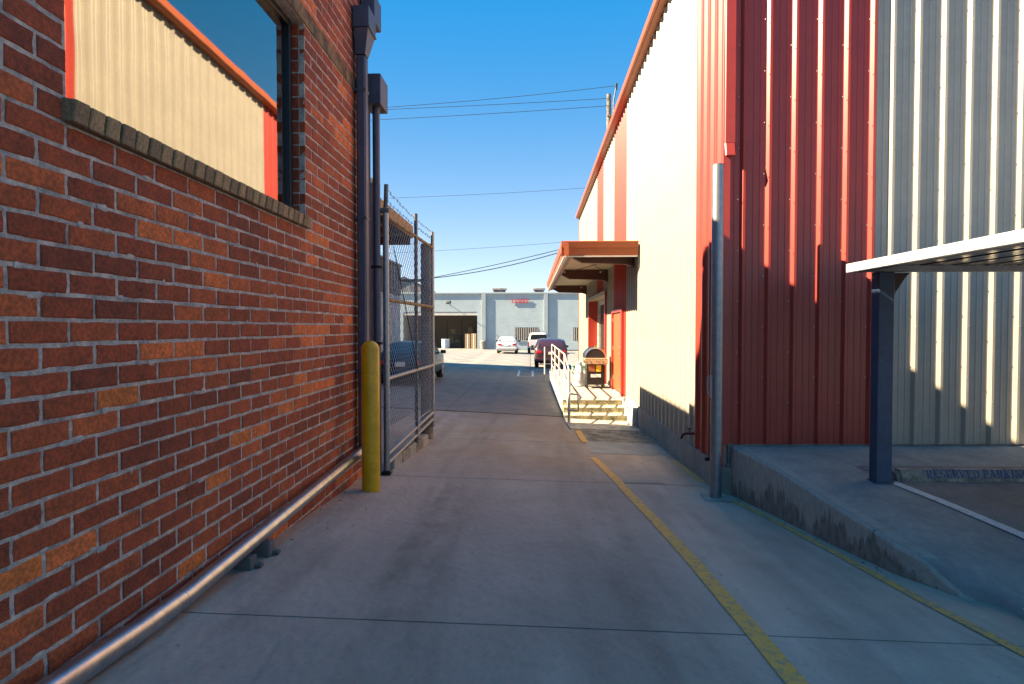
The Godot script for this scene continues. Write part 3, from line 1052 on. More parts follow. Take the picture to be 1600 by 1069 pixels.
	span(dr, "frame", M.red, RX - 0.055, RX + 0.06, 0.01, y1, 16.74, 16.88, 0.006)
	span(dr, "frame", M.red, RX - 0.055, RX + 0.06, y1 - 0.08, y1 + 0.002, 15.141, 16.739, 0.006)
	span(dr, "handle", M.screw, RX - 0.06, RX - 0.005, 0.98, 1.06, 15.28, 15.33, 0.01)
	span(dr, "handle", M.screw, RX - 0.05, RX - 0.005, 1.18, 1.24, 15.27, 15.33, 0.01)
	for y in [0.3, 1.1, 1.85]:
		span(dr, "hinge", M.screw, RX - 0.030, RX - 0.004, y, y + 0.1, 16.70, 16.738, 0.003)
	# recessed bay
	var op := group_part(b, "loading_bay")
	span(op, "jamb", M.red, RX - 0.05, RX + 0.42, -0.02, 2.76, 23.50, 23.70, 0.006)
	span(op, "jamb", M.red, RX - 0.05, RX + 0.42, -0.02, 2.76, 18.37, 18.50, 0.006)
	span(op, "header", M.soffit, RX - 0.06, RX + 0.42, 2.70, 2.82, 18.50, 23.50, 0.006)
	span(op, "door_frame", M.white_paint, RX + 0.30, RX + 0.40, 0.0, 2.69, 23.30, 23.495, 0.005)
	span(op, "door_frame", M.white_paint, RX + 0.30, RX + 0.40, 2.55, 2.69, 18.51, 23.295, 0.005)
	for r in 14:
		span(op, "shutter_slat", M.black_metal, RX + 0.39, RX + 0.42, 0.01 + r * 0.182, 0.185 + r * 0.182, 18.51, 23.29, 0.006)
	# canopy
	var cn := group_part(b, "canopy")
	var cd0 := 12.93
	var cd1 := 25.2
	var cx := 0.70
	# stepped gutter fascia: (out, up) outline, carried round three sides
	var fas := [Vector2(0.0, 0.30), Vector2(0.03, 0.315), Vector2(0.05, 0.30), Vector2(0.02, 0.17), Vector2(0.0, 0.165), Vector2(-0.03, 0.02), Vector2(-0.05, 0.0), Vector2(-0.10, 0.0), Vector2(-0.10, 0.27)]
	var side := []
	for q in fas:
		side.append(Vector2(-cd0 + q.x, 3.21 + q.y))
	part(cn, "fascia", prism(side, 0, cx - 0.05, RX - 0.01), M.red_trim)
	var side2 := []
	for q in fas:
		side2.append(Vector2(cx - q.x, 3.21 + q.y))
	part(cn, "fascia", prism(side2, 2, -cd1, -cd0 + 0.05), M.red_trim)
	part(cn, "gutter_lip", prism([Vector2(cx - 0.0, 3.19), Vector2(cx + 0.06, 3.19), Vector2(cx + 0.06, 3.215), Vector2(cx - 0.0, 3.215)], 2, -cd1, -cd0), M.white_paint)
	span(cn, "gutter_lip", M.white_paint, cx + 0.07, RX - 0.02, 3.195, 3.215, cd0 + 0.01, cd0 + 0.10, 0.003)
	span(cn, "deck", M.roof_grey, cx + 0.04, RX, 3.44, 3.47, cd0 + 0.05, cd1 - 0.02)
	var nsoff := 12
	for q in nsoff:
		var e0 := lerpf(cd0 + 0.11, cd1 - 0.02, float(q) / nsoff)
		var e1 := lerpf(cd0 + 0.11, cd1 - 0.02, float(q + 1) / nsoff)
		span(cn, "soffit_panel", M.soffit, cx + 0.11, RX - 0.01, 3.405, 3.425, e0 + 0.004, e1 - 0.004, 0.003)
	for bd in [13.62, 18.1, 24.9]:
		var outl := [Vector2(cx + 0.12, 3.40), Vector2(RX - 0.03, 3.40), Vector2(RX - 0.03, 3.06), Vector2(RX - 0.18, 3.10), Vector2(cx + 0.45, 3.13), Vector2(cx + 0.12, 3.30)]
		part(cn, "beam", prism(outl, 2, -bd - 0.08, -bd + 0.08), M.brown_steel)
		span(cn, "end_plate", M.brown_steel, RX - 0.028, RX - 0.004, 3.02, 3.40, bd - 0.12, bd + 0.12, 0.003)
		for q in [cx + 0.3, RX - 0.22]:
			part(cn, "bolt", tube([Vector3(q, 3.33, -bd + 0.08), Vector3(q, 3.33, -bd + 0.10)], 0.03, 8), M.white_paint)
	span(cn, "purlin", M.brown_steel, cx + 0.12, cx + 0.2, 3.24, 3.40, cd0 + 0.11, cd1 - 0.05)
	part(cn, "brace_rod", tube([Vector3(cx + 0.35, 3.33, -13.72), Vector3(RX - 0.1, 3.33, -18.0)], 0.010, 6), M.cable)
	part(cn, "brace_rod", tube([Vector3(RX - 0.1, 3.31, -13.72), Vector3(cx + 0.35, 3.31, -18.0)], 0.010, 6), M.cable)
	# hose tap and conduit stub low on the wall
	var hb := group_part(b, "hose_tap")
	part(hb, "pipe", tube([Vector3(RX + 0.03, 0.22, -8.55), Vector3(RX - 0.09, 0.22, -8.58), Vector3(RX - 0.13, 0.20, -8.6), Vector3(RX - 0.15, 0.14, -8.62)], 0.019, 10), M.valve_red)
	part(hb, "wheel", tube([Vector3(RX - 0.05, 0.29, -8.57), Vector3(RX - 0.05, 0.305, -8.57)], 0.032, 12), M.valve_red)
	part(hb, "stem", tube([Vector3(RX - 0.05, 0.22, -8.57), Vector3(RX - 0.05, 0.30, -8.57)], 0.008, 8), M.valve_red)
	span(b, "latch_stub", M.black_metal, RX - 0.07, RX + 0.03, 0.02, 0.06, 7.72, 7.78, 0.006)
	# galvanized gate post by the corner
	var po := thing("gate_post", "tall galvanized steel gate post before the red corner", "post", Vector3(2.135, gy(2.135, 7.06), -7.06))
	part(po, "tube", tube([Vector3(0, -0.05, 0), Vector3(0, 3.82, 0)], 0.066, 28), M.galvanized_dull)
	part(po, "cap_rim", tube([Vector3(0, 3.82, 0), Vector3(0, 3.832, 0)], 0.06, 28), M.steel_post)
	var hs := group_part(po, "latch")
	part(hs, "plate", box(Vector3(0.016, 0.26, 0.06), 0.003), M.galvanized_dull, Vector3(-0.068, 1.30, 0.02))
	part(hs, "loop", tube([Vector3(-0.06, 1.22, 0.02), Vector3(-0.105, 1.22, 0.02), Vector3(-0.11, 1.30, 0.02), Vector3(-0.105, 1.40, 0.02), Vector3(-0.06, 1.40, 0.02)], 0.009, 8), M.galvanized_dull)
	part(po, "footing", prism([Vector2(-0.16, 0.16), Vector2(0.15, 0.16), Vector2(0.15, -0.14), Vector2(-0.13, -0.16)], 1, -0.03, 0.022), M.foundation)

# ------------------------------------------------------------------ platform, steps, railing, grill
func build_platform() -> void:
	var p := thing("loading_platform", "concrete loading platform with painted steps and white rail under the canopy", "platform")
	var x0 := 0.75
	span(p, "deck", M.tread, x0, RX - 0.002, -0.10, 0.0, 14.47, 24.0, 0.01)
	span(p, "side_wall", M.white_block, x0 + 0.012, x0 + 0.2, -1.0, -0.101, 14.9, 23.99)
	span(p, "side_wall", M.white_block, x0 + 0.2, RX - 0.01, -1.0, -0.101, 23.8, 23.99)
	# steps, turned a few degrees towards the alley
	var turn := 0.0
	for i in 3:
		var edge := [14.45, 14.10, 13.75][i] as float
		var yt := [-0.004, -0.137, -0.270][i] as float
		var st := group_part(p, "step", Vector3((x0 + RX) / 2, yt, -edge), Vector3(0, turn, 0))
		part(st, "tread", box(Vector3(RX - x0 - 0.02, 0.020, 0.56), 0.004), M.tread, Vector3(0, -0.010, -0.26))
		part(st, "riser", box(Vector3(RX - x0 - 0.03, 0.125, 0.53), 0.003), M.step_paint, Vector3(0, -0.0835, -0.27))
	part(p, "landing", sheet(Vector2(x0 + 0.04, 12.15), Vector2(RX - 0.02, 12.35), Vector2(x0, 13.95), Vector2(RX - 0.02, 13.95), 8, 8, 0.02, 0.06), M.tread)
	span(p, "cheek_wall", M.white_block, RX - 0.10, RX - 0.003, -0.6, 0.004, 12.98, 14.46, 0.005)
	# railing of white pipe
	var rl := group_part(p, "railing")
	var posts := [[12.95, -0.385, 0.78], [14.66, 0.0, 1.06], [17.4, 0.0, 1.06], [20.2, 0.0, 1.06], [23.4, 0.0, 1.06]]
	for q in posts:
		part(rl, "post", tube([Vector3(x0 + 0.07, q[1] - 0.02, -q[0]), Vector3(x0 + 0.07, q[2], -q[0])], 0.026 if q[0] > 13 else 0.032, 10), M.white_paint)
	for h in [0.28, 0.54, 0.80, 1.06]:
		part(rl, "rail", tube([Vector3(x0 + 0.07, h - 0.30 + (0.02 if h > 1.0 else 0.0), -12.95), Vector3(x0 + 0.07, h, -14.66), Vector3(x0 + 0.07, h, -23.4)], 0.018, 8), M.white_paint)
	part(rl, "return_loop", tube([Vector3(x0 + 0.07, 0.30, -12.95), Vector3(x0 + 0.24, 0.30, -12.72), Vector3(x0 + 0.25, -0.04, -12.72), Vector3(x0 + 0.07, -0.05, -12.95)], 0.021, 8), M.white_paint)
	for q in [[0.95, 23.4], [1.25, 23.4]]:
		part(rl, "end_post", tube([Vector3(x0 - 0.25 + 0.07, -0.6, -q[1] - q[0]), Vector3(x0 - 0.18, 0.92, -q[1] - q[0])], 0.024, 8), M.white_paint)
	# grill
	var g := thing("barbecue_grill", "black domed barbecue grill cart with tan side shelf on the platform", "grill", Vector3(1.80, 0.0, -17.3))
	part(g, "cabinet", box(Vector3(0.50, 0.56, 0.52), 0.012), M.black_metal, Vector3(0.02, 0.38, 0))
	part(g, "firebox", box(Vector3(0.56, 0.17, 0.62), 0.02), M.black_metal, Vector3(0.0, 0.77, 0))
	var dome := []
	for i in 13:
		var a := PI * i / 12.0
		dome.append(Vector2(0.30 * cos(a), 0.86 + 0.29 * sin(a)))
	part(g, "lid", prism(dome, 2, -0.36, 0.30), M.black)
	var dst := stt()
	for i in 12:
		var a: Vector2 = dome[i]
		var b: Vector2 = dome[i + 1]
		poly(dst, [Vector3(a.x * 1.03, a.y + 0.005, 0.31), Vector3(b.x * 1.03, b.y + 0.005, 0.31), Vector3(b.x * 0.90, 0.86 + (b.y - 0.86) * 0.88, 0.312), Vector3(a.x * 0.90, 0.86 + (a.y - 0.86) * 0.88, 0.312)], Vector3(0, 0, 1))
	part(g, "lid_rim", done(dst), M.chrome)
	part(g, "lid_handle", tube([Vector3(-0.32, 0.98, -0.22), Vector3(-0.36, 1.0, -0.22), Vector3(-0.36, 1.0, 0.16), Vector3(-0.32, 0.98, 0.16)], 0.014, 8), M.chrome)
	part(g, "thermometer", tube([Vector3(0.03, 1.14, 0.1), Vector3(0.03, 1.20, 0.1)], 0.035, 12), M.brass)
	part(g, "side_shelf", box(Vector3(0.62, 0.055, 0.34), 0.008), M.shelf_wood, Vector3(-0.01, 0.83, 0.48))
	part(g, "shelf_edge", box(Vector3(0.62, 0.11, 0.02), 0.004), M.shelf_wood, Vector3(-0.01, 0.76, 0.655))
	part(g, "yellow_sticker", box(Vector3(0.13, 0.18, 0.004)), M.label_yellow, Vector3(0.10, 0.565, 0.264))
	part(g, "orange_sticker", box(Vector3(0.20, 0.18, 0.004)), M.label_orange, Vector3(-0.09, 0.565, 0.264))
	part(g, "white_sticker", box(Vector3(0.28, 0.09, 0.004)), M.label_white, Vector3(0.02, 0.36, 0.264))
	for q in [[-0.21, 0.22], [0.25, 0.22], [-0.21, -0.22], [0.25, -0.22]]:
		part(g, "wheel", tube([Vector3(q[0] - 0.02, 0.052, q[1]), Vector3(q[0] + 0.02, 0.052, q[1])], 0.052, 14), M.rubber)
		part(g, "leg", box(Vector3(0.03, 0.10, 0.03), 0.004), M.black_metal, Vector3(q[0], 0.10, q[1]))
	var cv := thing("grill_cover", "pale crumpled cover hanging beside the black grill", "cover", Vector3(1.42, 0.0, -17.75))
	var ct := stt()
	ct.set_smooth_group(0)
	for i in 10:
		for j in 10:
			var q := []
			for k2 in [[0, 0], [1, 0], [1, 1], [0, 1]]:
				var a: float = TAU * (i + k2[0]) / 10.0
				var t: float = (j + k2[1]) / 10.0
				var r := lerpf(0.17, 0.05, t * t) * (1.0 + 0.14 * sin(a * 3.0 + t * 7.0))
				q.append(Vector3(r * cos(a), 0.02 + t * 0.70, r * sin(a)))
			poly(ct, q, Vector3(q[0].x + q[2].x, 0.2, q[0].z + q[2].z))
	part(cv, "cloth", done(ct), M.label_white)
	# green bin past the platform
	var gb := thing("storage_bin", "pale green lidded bin beyond the far end of the platform", "bin", Vector3(2.02, gy(2.0, 25.2), -25.2))
	part(gb, "body", box(Vector3(0.62, 0.62, 0.55), 0.03), M.pale_green, Vector3(0, 0.33, 0))
	part(gb, "lid", box(Vector3(0.68, 0.07, 0.60), 0.02), M.pale_green, Vector3(0, 0.68, 0))
	part(gb, "foot", box(Vector3(0.5, 0.03, 0.45)), M.rubber, Vector3(0, 0.012, 0))

# ------------------------------------------------------------------ gate
func build_gate() -> void:
	var g := thing("chain_link_gate", "open chain link gate leaf with barbed wire on top", "gate")
	var A := Vector3(-1.725, 0, -7.24)
	var Bp := Vector3(-1.60, 0, -9.94)
	var y0 := 0.03
	var y1 := 3.06
	part(g, "stile", tube([Vector3(A.x, gy(A.x, 7.24) + 0.03, A.z), Vector3(A.x, y1 + 0.06, A.z)], 0.036, 14), M.galvanized_dull)
	part(g, "stile", tube([Vector3(Bp.x, 0.07, Bp.z), Vector3(Bp.x, y1 + 0.20, Bp.z)], 0.028, 12), M.galvanized_dull)
	var mid := A.lerp(Bp, 0.57)
	part(g, "stile", tube([Vector3(mid.x, 0.03, mid.z), Vector3(mid.x, y1 + 0.28, mid.z)], 0.026, 12), M.steel_post)
	for y in [y0 + 0.03, y0 + 0.14, 1.085, 2.035, y1 - 0.03]:
		var e := Bp
		var dy := 0.14 if y < 0.5 else 0.0
		part(g, "rail", tube([Vector3(A.x, y, A.z), Vector3(e.x, y + dy - (0.03 if y > 2.9 else 0.0), e.z)], 0.024, 10), M.galvanized_dull if y < 1.5 else M.rusty)
	# chain link, woven wires in zigzag
	var st := stt()
	var L := A.distance_to(Bp)
	var step := 0.052
	var ux := (Bp - A).normalized()
	var nrm := ux.cross(Vector3.UP).normalized()
	var n := int(L / step)
	for i in n:
		var ya := y0 + 0.06
		var k := 0
		var prev := Vector3.ZERO
		while ya < y1 - 0.03:
			var s := (i + (0.5 if (k + i) % 2 == 0 else -0.5) + 0.5) * step
			var q := A + ux * clampf(s + 0.01, 0.0, L) + Vector3.UP * (ya + 0.11 * (s / L) * (1.0 if ya < 0.3 else 0.0)) + nrm * (0.003 if (k + i) % 2 == 0 else -0.003)
			if k > 0:
				var t := (q - prev).normalized()
				var u := t.cross(nrm).normalized() * 0.0029
				var w := nrm * 0.0029
				var c := [u, (-u * 0.5 + w * 0.87), (-u * 0.5 - w * 0.87)]
				for m in 3:
					var m2 := (m + 1) % 3
					poly(st, [prev + c[m], prev + c[m2], q + c[m2], q + c[m]], c[m] + c[m2])
			prev = q
			ya += step
			k += 1
	var cm := part(g, "chain_link", done(st), M.wire)
	cm.set_meta("kind", "stuff")
	# barbed wire arms and strands
	part(g, "arm", tube([Vector3(A.x, y1 + 0.02, A.z), Vector3(A.x + 0.01, y1 + 0.34, A.z)], 0.026, 10), M.steel_post)
	part(g, "arm_clamp", box(Vector3(0.16, 0.05, 0.09), 0.01), M.steel_post, Vector3(A.x - 0.03, y1 + 0.03, A.z))
	for s in [[0.30, 0.19, 0.12], [0.16, 0.08, 0.05]]:
		var pts := []
		for i in 19:
			var t := i / 18.0
			pts.append(A.lerp(Bp, t) + Vector3(0.012 * sin(t * 40.0), y1 + lerpf(s[0], s[1], t) - s[2] * sin(t * PI) * 0.35, 0))
		var bw := part(g, "barbed_wire", tube(pts, 0.0035, 5), M.steel_post)
		var bt := stt()
		for i in 18:
			var c: Vector3 = pts[i].lerp(pts[i + 1], 0.5)
			add_tube(bt, [c + Vector3(0.0, -0.02, 0.012), c + Vector3(0.0, 0.02, -0.012)], 0.0024, 4, false)
			add_tube(bt, [c + Vector3(0.014, 0.016, 0.01), c + Vector3(-0.014, -0.016, -0.01)], 0.0024, 4, false)
		part(bw, "barbs", done(bt), M.steel_post)
	part(g, "brace_cable", tube([A.lerp(Bp, 0.10) + Vector3(0.02, 2.7, 0), A.lerp(Bp, 0.57) + Vector3(0.02, 1.1, 0)], 0.006, 5), M.cable)
	part(g, "hinge_foot", box(Vector3(0.12, 0.05, 0.12), 0.01), M.black_metal, Vector3(A.x, gy(A.x, 7.24) + 0.03, A.z))
	# kerb under the gate
	var kb := thing("gate_kerb", "short pale concrete kerb lying under the chain link gate", "kerb")
	for i in 5:
		var a := A.lerp(Bp, 0.12 + i * 0.15)
		var c := A.lerp(Bp, 0.265 + i * 0.15)
		var m := (a + c) / 2
		part(kb, "piece", box(Vector3(0.11, 0.20, a.distance_to(c)), 0.012), M.patch if i % 2 else M.pad, Vector3(m.x - 0.05, gy(m.x, -m.z) + 0.045, m.z), Vector3(0, atan2(ux.x, ux.z), 0))
	# timber pole at the far end
	var wp := thing("timber_post", "thick weathered round post at the far end of the gate", "post", Vector3(-1.72, gy(-1.72, 10.05), -10.05))
	part(wp, "trunk", tube([Vector3(0, -0.05, 0), Vector3(0.005, 1.6, 0), Vector3(0.0, 3.22, 0)], [0.105, 0.098, 0.092], 18), M.wood)
	part(wp, "clamp", tube([Vector3(0, 2.6, 0), Vector3(0, 2.64, 0)], 0.102, 18), M.steel_post)
	part(wp, "clamp", tube([Vector3(0, 0.62, 0), Vector3(0, 0.66, 0)], 0.106, 18), M.steel_post)
	part(wp, "bracket", box(Vector3(0.36, 0.045, 0.045), 0.006), M.steel_post, Vector3(-0.25, 2.62, 0))
	# square column by the downspouts
	var sc := thing("capped_column", "slim grey square column with a cap behind the downspouts", "column", Vector3(-2.06, gy(-2.0, 7.95), -7.95))
	part(sc, "shaft", box(Vector3(0.13, 3.66, 0.13), 0.006), M.galvanized_dull, Vector3(0, 1.80, 0))
	part(sc, "cap", prism([Vector2(-0.08, 3.63), Vector2(0.08, 3.63), Vector2(0.075, 3.67), Vector2(0.0, 3.71), Vector2(-0.075, 3.67)], 2, -0.08, 0.08), M.steel_post)
	# shed roof behind the gate
	var s := thing("open_shed", "open shed with a brown ribbed metal roof behind the gate", "shed", Vector3(-2.34, 0, -7.36))
	var ln := 4.66
	part(s, "fascia", box(Vector3(0.05, 0.24, ln), 0.006), M.rusty, Vector3(0.0, 3.58, -ln / 2))
	part(s, "fascia", box(Vector3(5.0, 0.34, 0.05), 0.006), M.brown_steel, Vector3(-2.53, 3.50, -ln + 0.025))
	for i in 14:
		part(s, "roof_sheet", siding(1, ln), M.rusty, Vector3(-0.03 - (i + 1) * 0.35, 3.62, 0.0), Vector3(-PI / 2, 0, 0)).scale = Vector3(1.147, 1, 1)
	for i in 4:
		part(s, "rafter", box(Vector3(4.9, 0.14, 0.06)), M.wood, Vector3(-2.5, 3.53, -0.3 - i * 1.35))
	for q in [[-4.7, -0.3], [-4.7, -4.6]]:
		part(s, "post", box(Vector3(0.12, 4.0, 0.12), 0.005), M.wood, Vector3(q[0], 1.45, q[1]))

# ------------------------------------------------------------------ carport
func build_carport() -> void:
	var c := thing("carport", "flat carport with white edge on a dark blue steel post", "carport")
	var x0 := 3.085
	var x1 := 8.7
	var d0 := 2.2
	var d1 := 6.08
	var y := 2.235
	span(c, "fascia", M.white_metal, x0, x0 + 0.05, y, y + 0.085, d0, d1, 0.004)
	span(c, "fascia", M.white_metal, x0 + 0.051, x1, y + 0.004, y + 0.085, d1 - 0.05, d1 - 0.001, 0.004)
	span(c, "flange", M.blue_steel, x0 + 0.051, x0 + 0.12, y, y + 0.012, d0, d1 - 0.055)
	for i in 18:
		var o := part(c, "roof_sheet", siding(1, d1 - d0 - 0.1), M.roof_under, Vector3(x0 + 0.06 + i * 0.305, y + 0.060, -d0 - 0.02), Vector3(-PI / 2, 0, 0))
		o.scale = Vector3(1, 1, 0.6)
	span(c, "roof_top", M.white_metal, x0 + 0.052, x1, y + 0.0855, y + 0.090, d0, d1)
	var fy := pad_y(6.0)
	span(c, "post", M.blue_steel, 3.325, 3.478, fy - 0.04, y - 0.001, 5.94, 6.07, 0.008)
	span(c, "post", M.blue_steel, 8.30, 8.45, fy - 0.04, y - 0.001, 5.94, 6.07, 0.008)
	part(c, "bracket", prism([Vector2(3.479, y - 0.01), Vector2(3.64, y - 0.01), Vector2(3.60, y - 0.05), Vector2(3.505, y - 0.20), Vector2(3.479, y - 0.28)], 2, -6.04, -5.98), M.brown_steel)
	span(c, "base_plate", M.blue_steel, 3.31, 3.493, fy - 0.01, fy + 0.012, 5.925, 6.079, 0.003)

# ------------------------------------------------------------------ vehicles
func car(called: String, label: String, kind: String, paint: Material, at: Vector3, turn: float) -> Node3D:
	var t := thing(called, label, {"sedan": "car", "suv": "car", "pickup": "pickup truck"}[kind], at, turn)
	# stations from the rear (z+) to the nose (z-): z, half width at belt, belt y, roof y, half width at roof, bottom y
	var S := []
	if kind == "sedan":
		S = [[2.28, 0.66, 0.72, 0.74, 0.60, 0.36], [2.20, 0.82, 0.92, 0.96, 0.72, 0.26], [1.70, 0.86, 0.96, 1.00, 0.74, 0.22], [1.25, 0.875, 0.96, 1.36, 0.60, 0.22], [0.35, 0.88, 0.95, 1.43, 0.62, 0.22], [-0.35, 0.88, 0.94, 1.40, 0.61, 0.22], [-1.10, 0.875, 0.93, 0.98, 0.72, 0.22], [-1.75, 0.84, 0.86, 0.90, 0.70, 0.22], [-2.15, 0.76, 0.74, 0.77, 0.62, 0.28], [-2.25, 0.60, 0.58, 0.60, 0.5, 0.36]]
	elif kind == "suv":
		S = [[2.25, 0.72, 0.80, 0.82, 0.62, 0.40], [2.18, 0.86, 1.04, 1.10, 0.76, 0.32], [1.75, 0.89, 1.08, 1.52, 0.66, 0.30], [1.0, 0.90, 1.07, 1.60, 0.68, 0.28], [0.2, 0.90, 1.05, 1.60, 0.68, 0.28], [-0.45, 0.90, 1.04, 1.52, 0.66, 0.28], [-1.15, 0.88, 1.03, 1.08, 0.74, 0.28], [-1.8, 0.86, 0.97, 1.0, 0.72, 0.28], [-2.2, 0.76, 0.80, 0.83, 0.6, 0.34]]
	else:
		S = [[2.70, 0.90, 1.05, 1.07, 0.86, 0.48], [0.95, 0.93, 1.08, 1.10, 0.88, 0.42], [0.90, 0.93, 1.09, 1.72, 0.70, 0.42], [0.1, 0.93, 1.09, 1.80, 0.72, 0.40], [-0.6, 0.93, 1.08, 1.74, 0.70, 0.40], [-1.25, 0.93, 1.08, 1.14, 0.80, 0.40], [-2.2, 0.92, 1.04, 1.07, 0.78, 0.42], [-2.55, 0.82, 0.85, 0.88, 0.7, 0.48]]
	var st := stt()
	st.set_smooth_group(0)
	var rings := []
	for s in S:
		var half := [Vector2(s[1] * 0.80, s[5]), Vector2(s[1] * 0.97, s[5] + 0.14), Vector2(s[1], (s[5] + s[2]) / 2), Vector2(s[1] * 0.985, s[2]), Vector2(s[4] + 0.05, s[3] - 0.05 if s[3] - s[2] > 0.2 else s[3] - 0.01), Vector2(s[4] * 0.75, s[3])]
		var ring := []
		for q in half:
			ring.append(Vector3(q.x, q.y, s[0]))
		for i in range(half.size() - 1, -1, -1):
			ring.append(Vector3(-half[i].x, half[i].y, s[0]))
		rings.append(ring)
	for i in rings.size() - 1:
		for k in rings[0].size():
			var k2: int = (k + 1) % rings[0].size()
			var q := [rings[i][k], rings[i][k2], rings[i + 1][k2], rings[i + 1][k]]
			var mid: Vector3 = (q[0] + q[1] + q[2] + q[3]) / 4
			poly(st, q, Vector3(mid.x, mid.y - 0.7, 0))
	st.set_smooth_group(-1)
	poly(st, rings[0], Vector3(0, 0, 1))
	poly(st, rings[-1], Vector3(0, 0, -1))
	part(t, "body", done(st), paint)
	var roof_i := []
	for i in S.size():
		if S[i][3] - S[i][2] > 0.2:
			roof_i.append(i)
	var r0: int = roof_i[0]
	var r1: int = roof_i[-1]
	# windows: slightly proud of the body, shrunk towards their middle
	var win := func(nm: String, q: Array, out: Vector3, shrink: float) -> void:
		var m := Vector3.ZERO
		for p in q:
			m += p / q.size()
		var inner := []
		var outer := []
		for p in q:
			inner.append(p.lerp(m, shrink) - out * 0.02)
			outer.append(p.lerp(m, shrink + 0.02) + out * 0.014)
		var ws := stt()
		poly(ws, outer, out)
		for i in q.size():
			var j: int = (i + 1) % q.size()
			poly(ws, [inner[i], inner[j], outer[j], outer[i]], (inner[i] + inner[j]) / 2 - m)
		part(t, nm, done(ws), M.car_glass)
	var R = func(i: int, k: int) -> Vector3: return rings[i][k]
	win.call("rear_window", [R.call(r0 - 1, 4), R.call(r0, 4), R.call(r0, 7), R.call(r0 - 1, 7)], Vector3(0, 0.45, 0.9).normalized(), 0.10)
	win.call("windshield", [R.call(r1 + 1, 4), R.call(r1, 4), R.call(r1, 7), R.call(r1 + 1, 7)], Vector3(0, 0.6, -0.8).normalized(), 0.10)
	for sd in [0, 1]:
		var kb := 3 if sd == 0 else 8
		var kt := 4 if sd == 0 else 7
		var ox := Vector3(1 if sd == 0 else -1, 0.35, 0).normalized()
		for i in range(r0, r1):
			win.call("side_window", [R.call(i, kb), R.call(i, kt), R.call(i + 1, kt), R.call(i + 1, kb)], ox, 0.12)
		if kind != "pickup":
			win.call("side_window", [R.call(r0, kb), R.call(r0, kt), R.call(r0, kb).lerp(R.call(r0 - 1, kb), 0.6)], ox, 0.2)
		win.call("side_window", [R.call(r1, kb), R.call(r1, kt), R.call(r1, kb).lerp(R.call(r1 + 1, kb), 0.6)], ox, 0.2)
		var sg := 1.0 if sd == 0 else -1.0
		part(t, "mirror", box(Vector3(0.20, 0.13, 0.10), 0.03), M.black if kind != "pickup" else M.black, Vector3(sg * (S[r1][1] + 0.10), S[r1][2] + 0.08, S[r1][0] - 0.25))
		for i in 2:
			part(t, "door_handle", box(Vector3(0.03, 0.03, 0.16), 0.008), M.chrome, Vector3(sg * (S[r0][1] + 0.008), S[r0][2] - 0.10, 0.35 - i * 0.95 + (0.25 if kind == "suv" else 0.0)))
	var zr: float = S[0][0]
	var wr: float = S[1][1]
	var yb: float = S[1][2]
	for sg in [-1.0, 1.0]:
		part(t, "tail_light", box(Vector3(0.30 if kind != "pickup" else 0.13, 0.14 if kind != "pickup" else 0.34, 0.10), 0.02), M.tail_red, Vector3(sg * (wr - (0.20 if kind != "pickup" else 0.06)), yb - (0.15 if kind != "pickup" else 0.25), zr - 0.035), Vector3(0, sg * 0.10, 0))
	part(t, "bumper", box(Vector3(wr * 2.0, 0.17, 0.20), 0.04), M.chrome if kind == "pickup" else paint, Vector3(0, S[0][5] + 0.10, zr - 0.02))
	part(t, "license_plate", box(Vector3(0.31, 0.15, 0.02), 0.004), M.plate, Vector3(0, yb - (0.20 if kind != "pickup" else 0.52), zr + (0.012 if kind != "pickup" else 0.09)))
	part(t, "under_valance", box(Vector3(wr * 1.5, 0.14, 0.2), 0.02), M.black, Vector3(0, S[0][5] - 0.06, zr - 0.18))
	if kind == "pickup":
		part(t, "bed_floor", box(Vector3(1.56, 0.012, 1.66)), M.black, Vector3(0, 1.104, 1.78))
		for sg in [-1.0, 1.0]:
			part(t, "bed_rail", box(Vector3(0.10, 0.12, 1.75), 0.02), paint, Vector3(sg * 0.86, 1.13, 1.80))
		part(t, "tailgate", box(Vector3(1.62, 0.56, 0.08), 0.02), paint, Vector3(0, 0.92, 2.70))
		part(t, "tailgate_handle", box(Vector3(0.22, 0.07, 0.02), 0.006), M.black, Vector3(0, 1.06, 2.748))
		part(t, "hitch", box(Vector3(0.08, 0.08, 0.2), 0.01), M.black, Vector3(0, 0.42, 2.80))
	var wz := [1.38, -1.38] if kind != "pickup" else [1.72, -1.62]
	var wrad := 0.33 if kind == "sedan" else 0.37
	for z in wz:
		for sg in [-1.0, 1.0]:
			var w := group_part(t, "wheel", Vector3(sg * (wr - 0.08), wrad - 0.005, z))
			part(w, "tyre", tube([Vector3(-0.11, 0, 0), Vector3(-0.09, 0, 0), Vector3(0.09, 0, 0), Vector3(0.11, 0, 0)], [wrad - 0.03, wrad, wrad, wrad - 0.03], 24), M.rubber)
			part(w, "rim", tube([Vector3(sg * 0.09, 0, 0), Vector3(sg * 0.118, 0, 0)], wrad * 0.62, 20), M.rim)
			part(w, "hub", tube([Vector3(sg * 0.118, 0, 0), Vector3(sg * 0.126, 0, 0)], wrad * 0.2, 10), M.black)
	return t

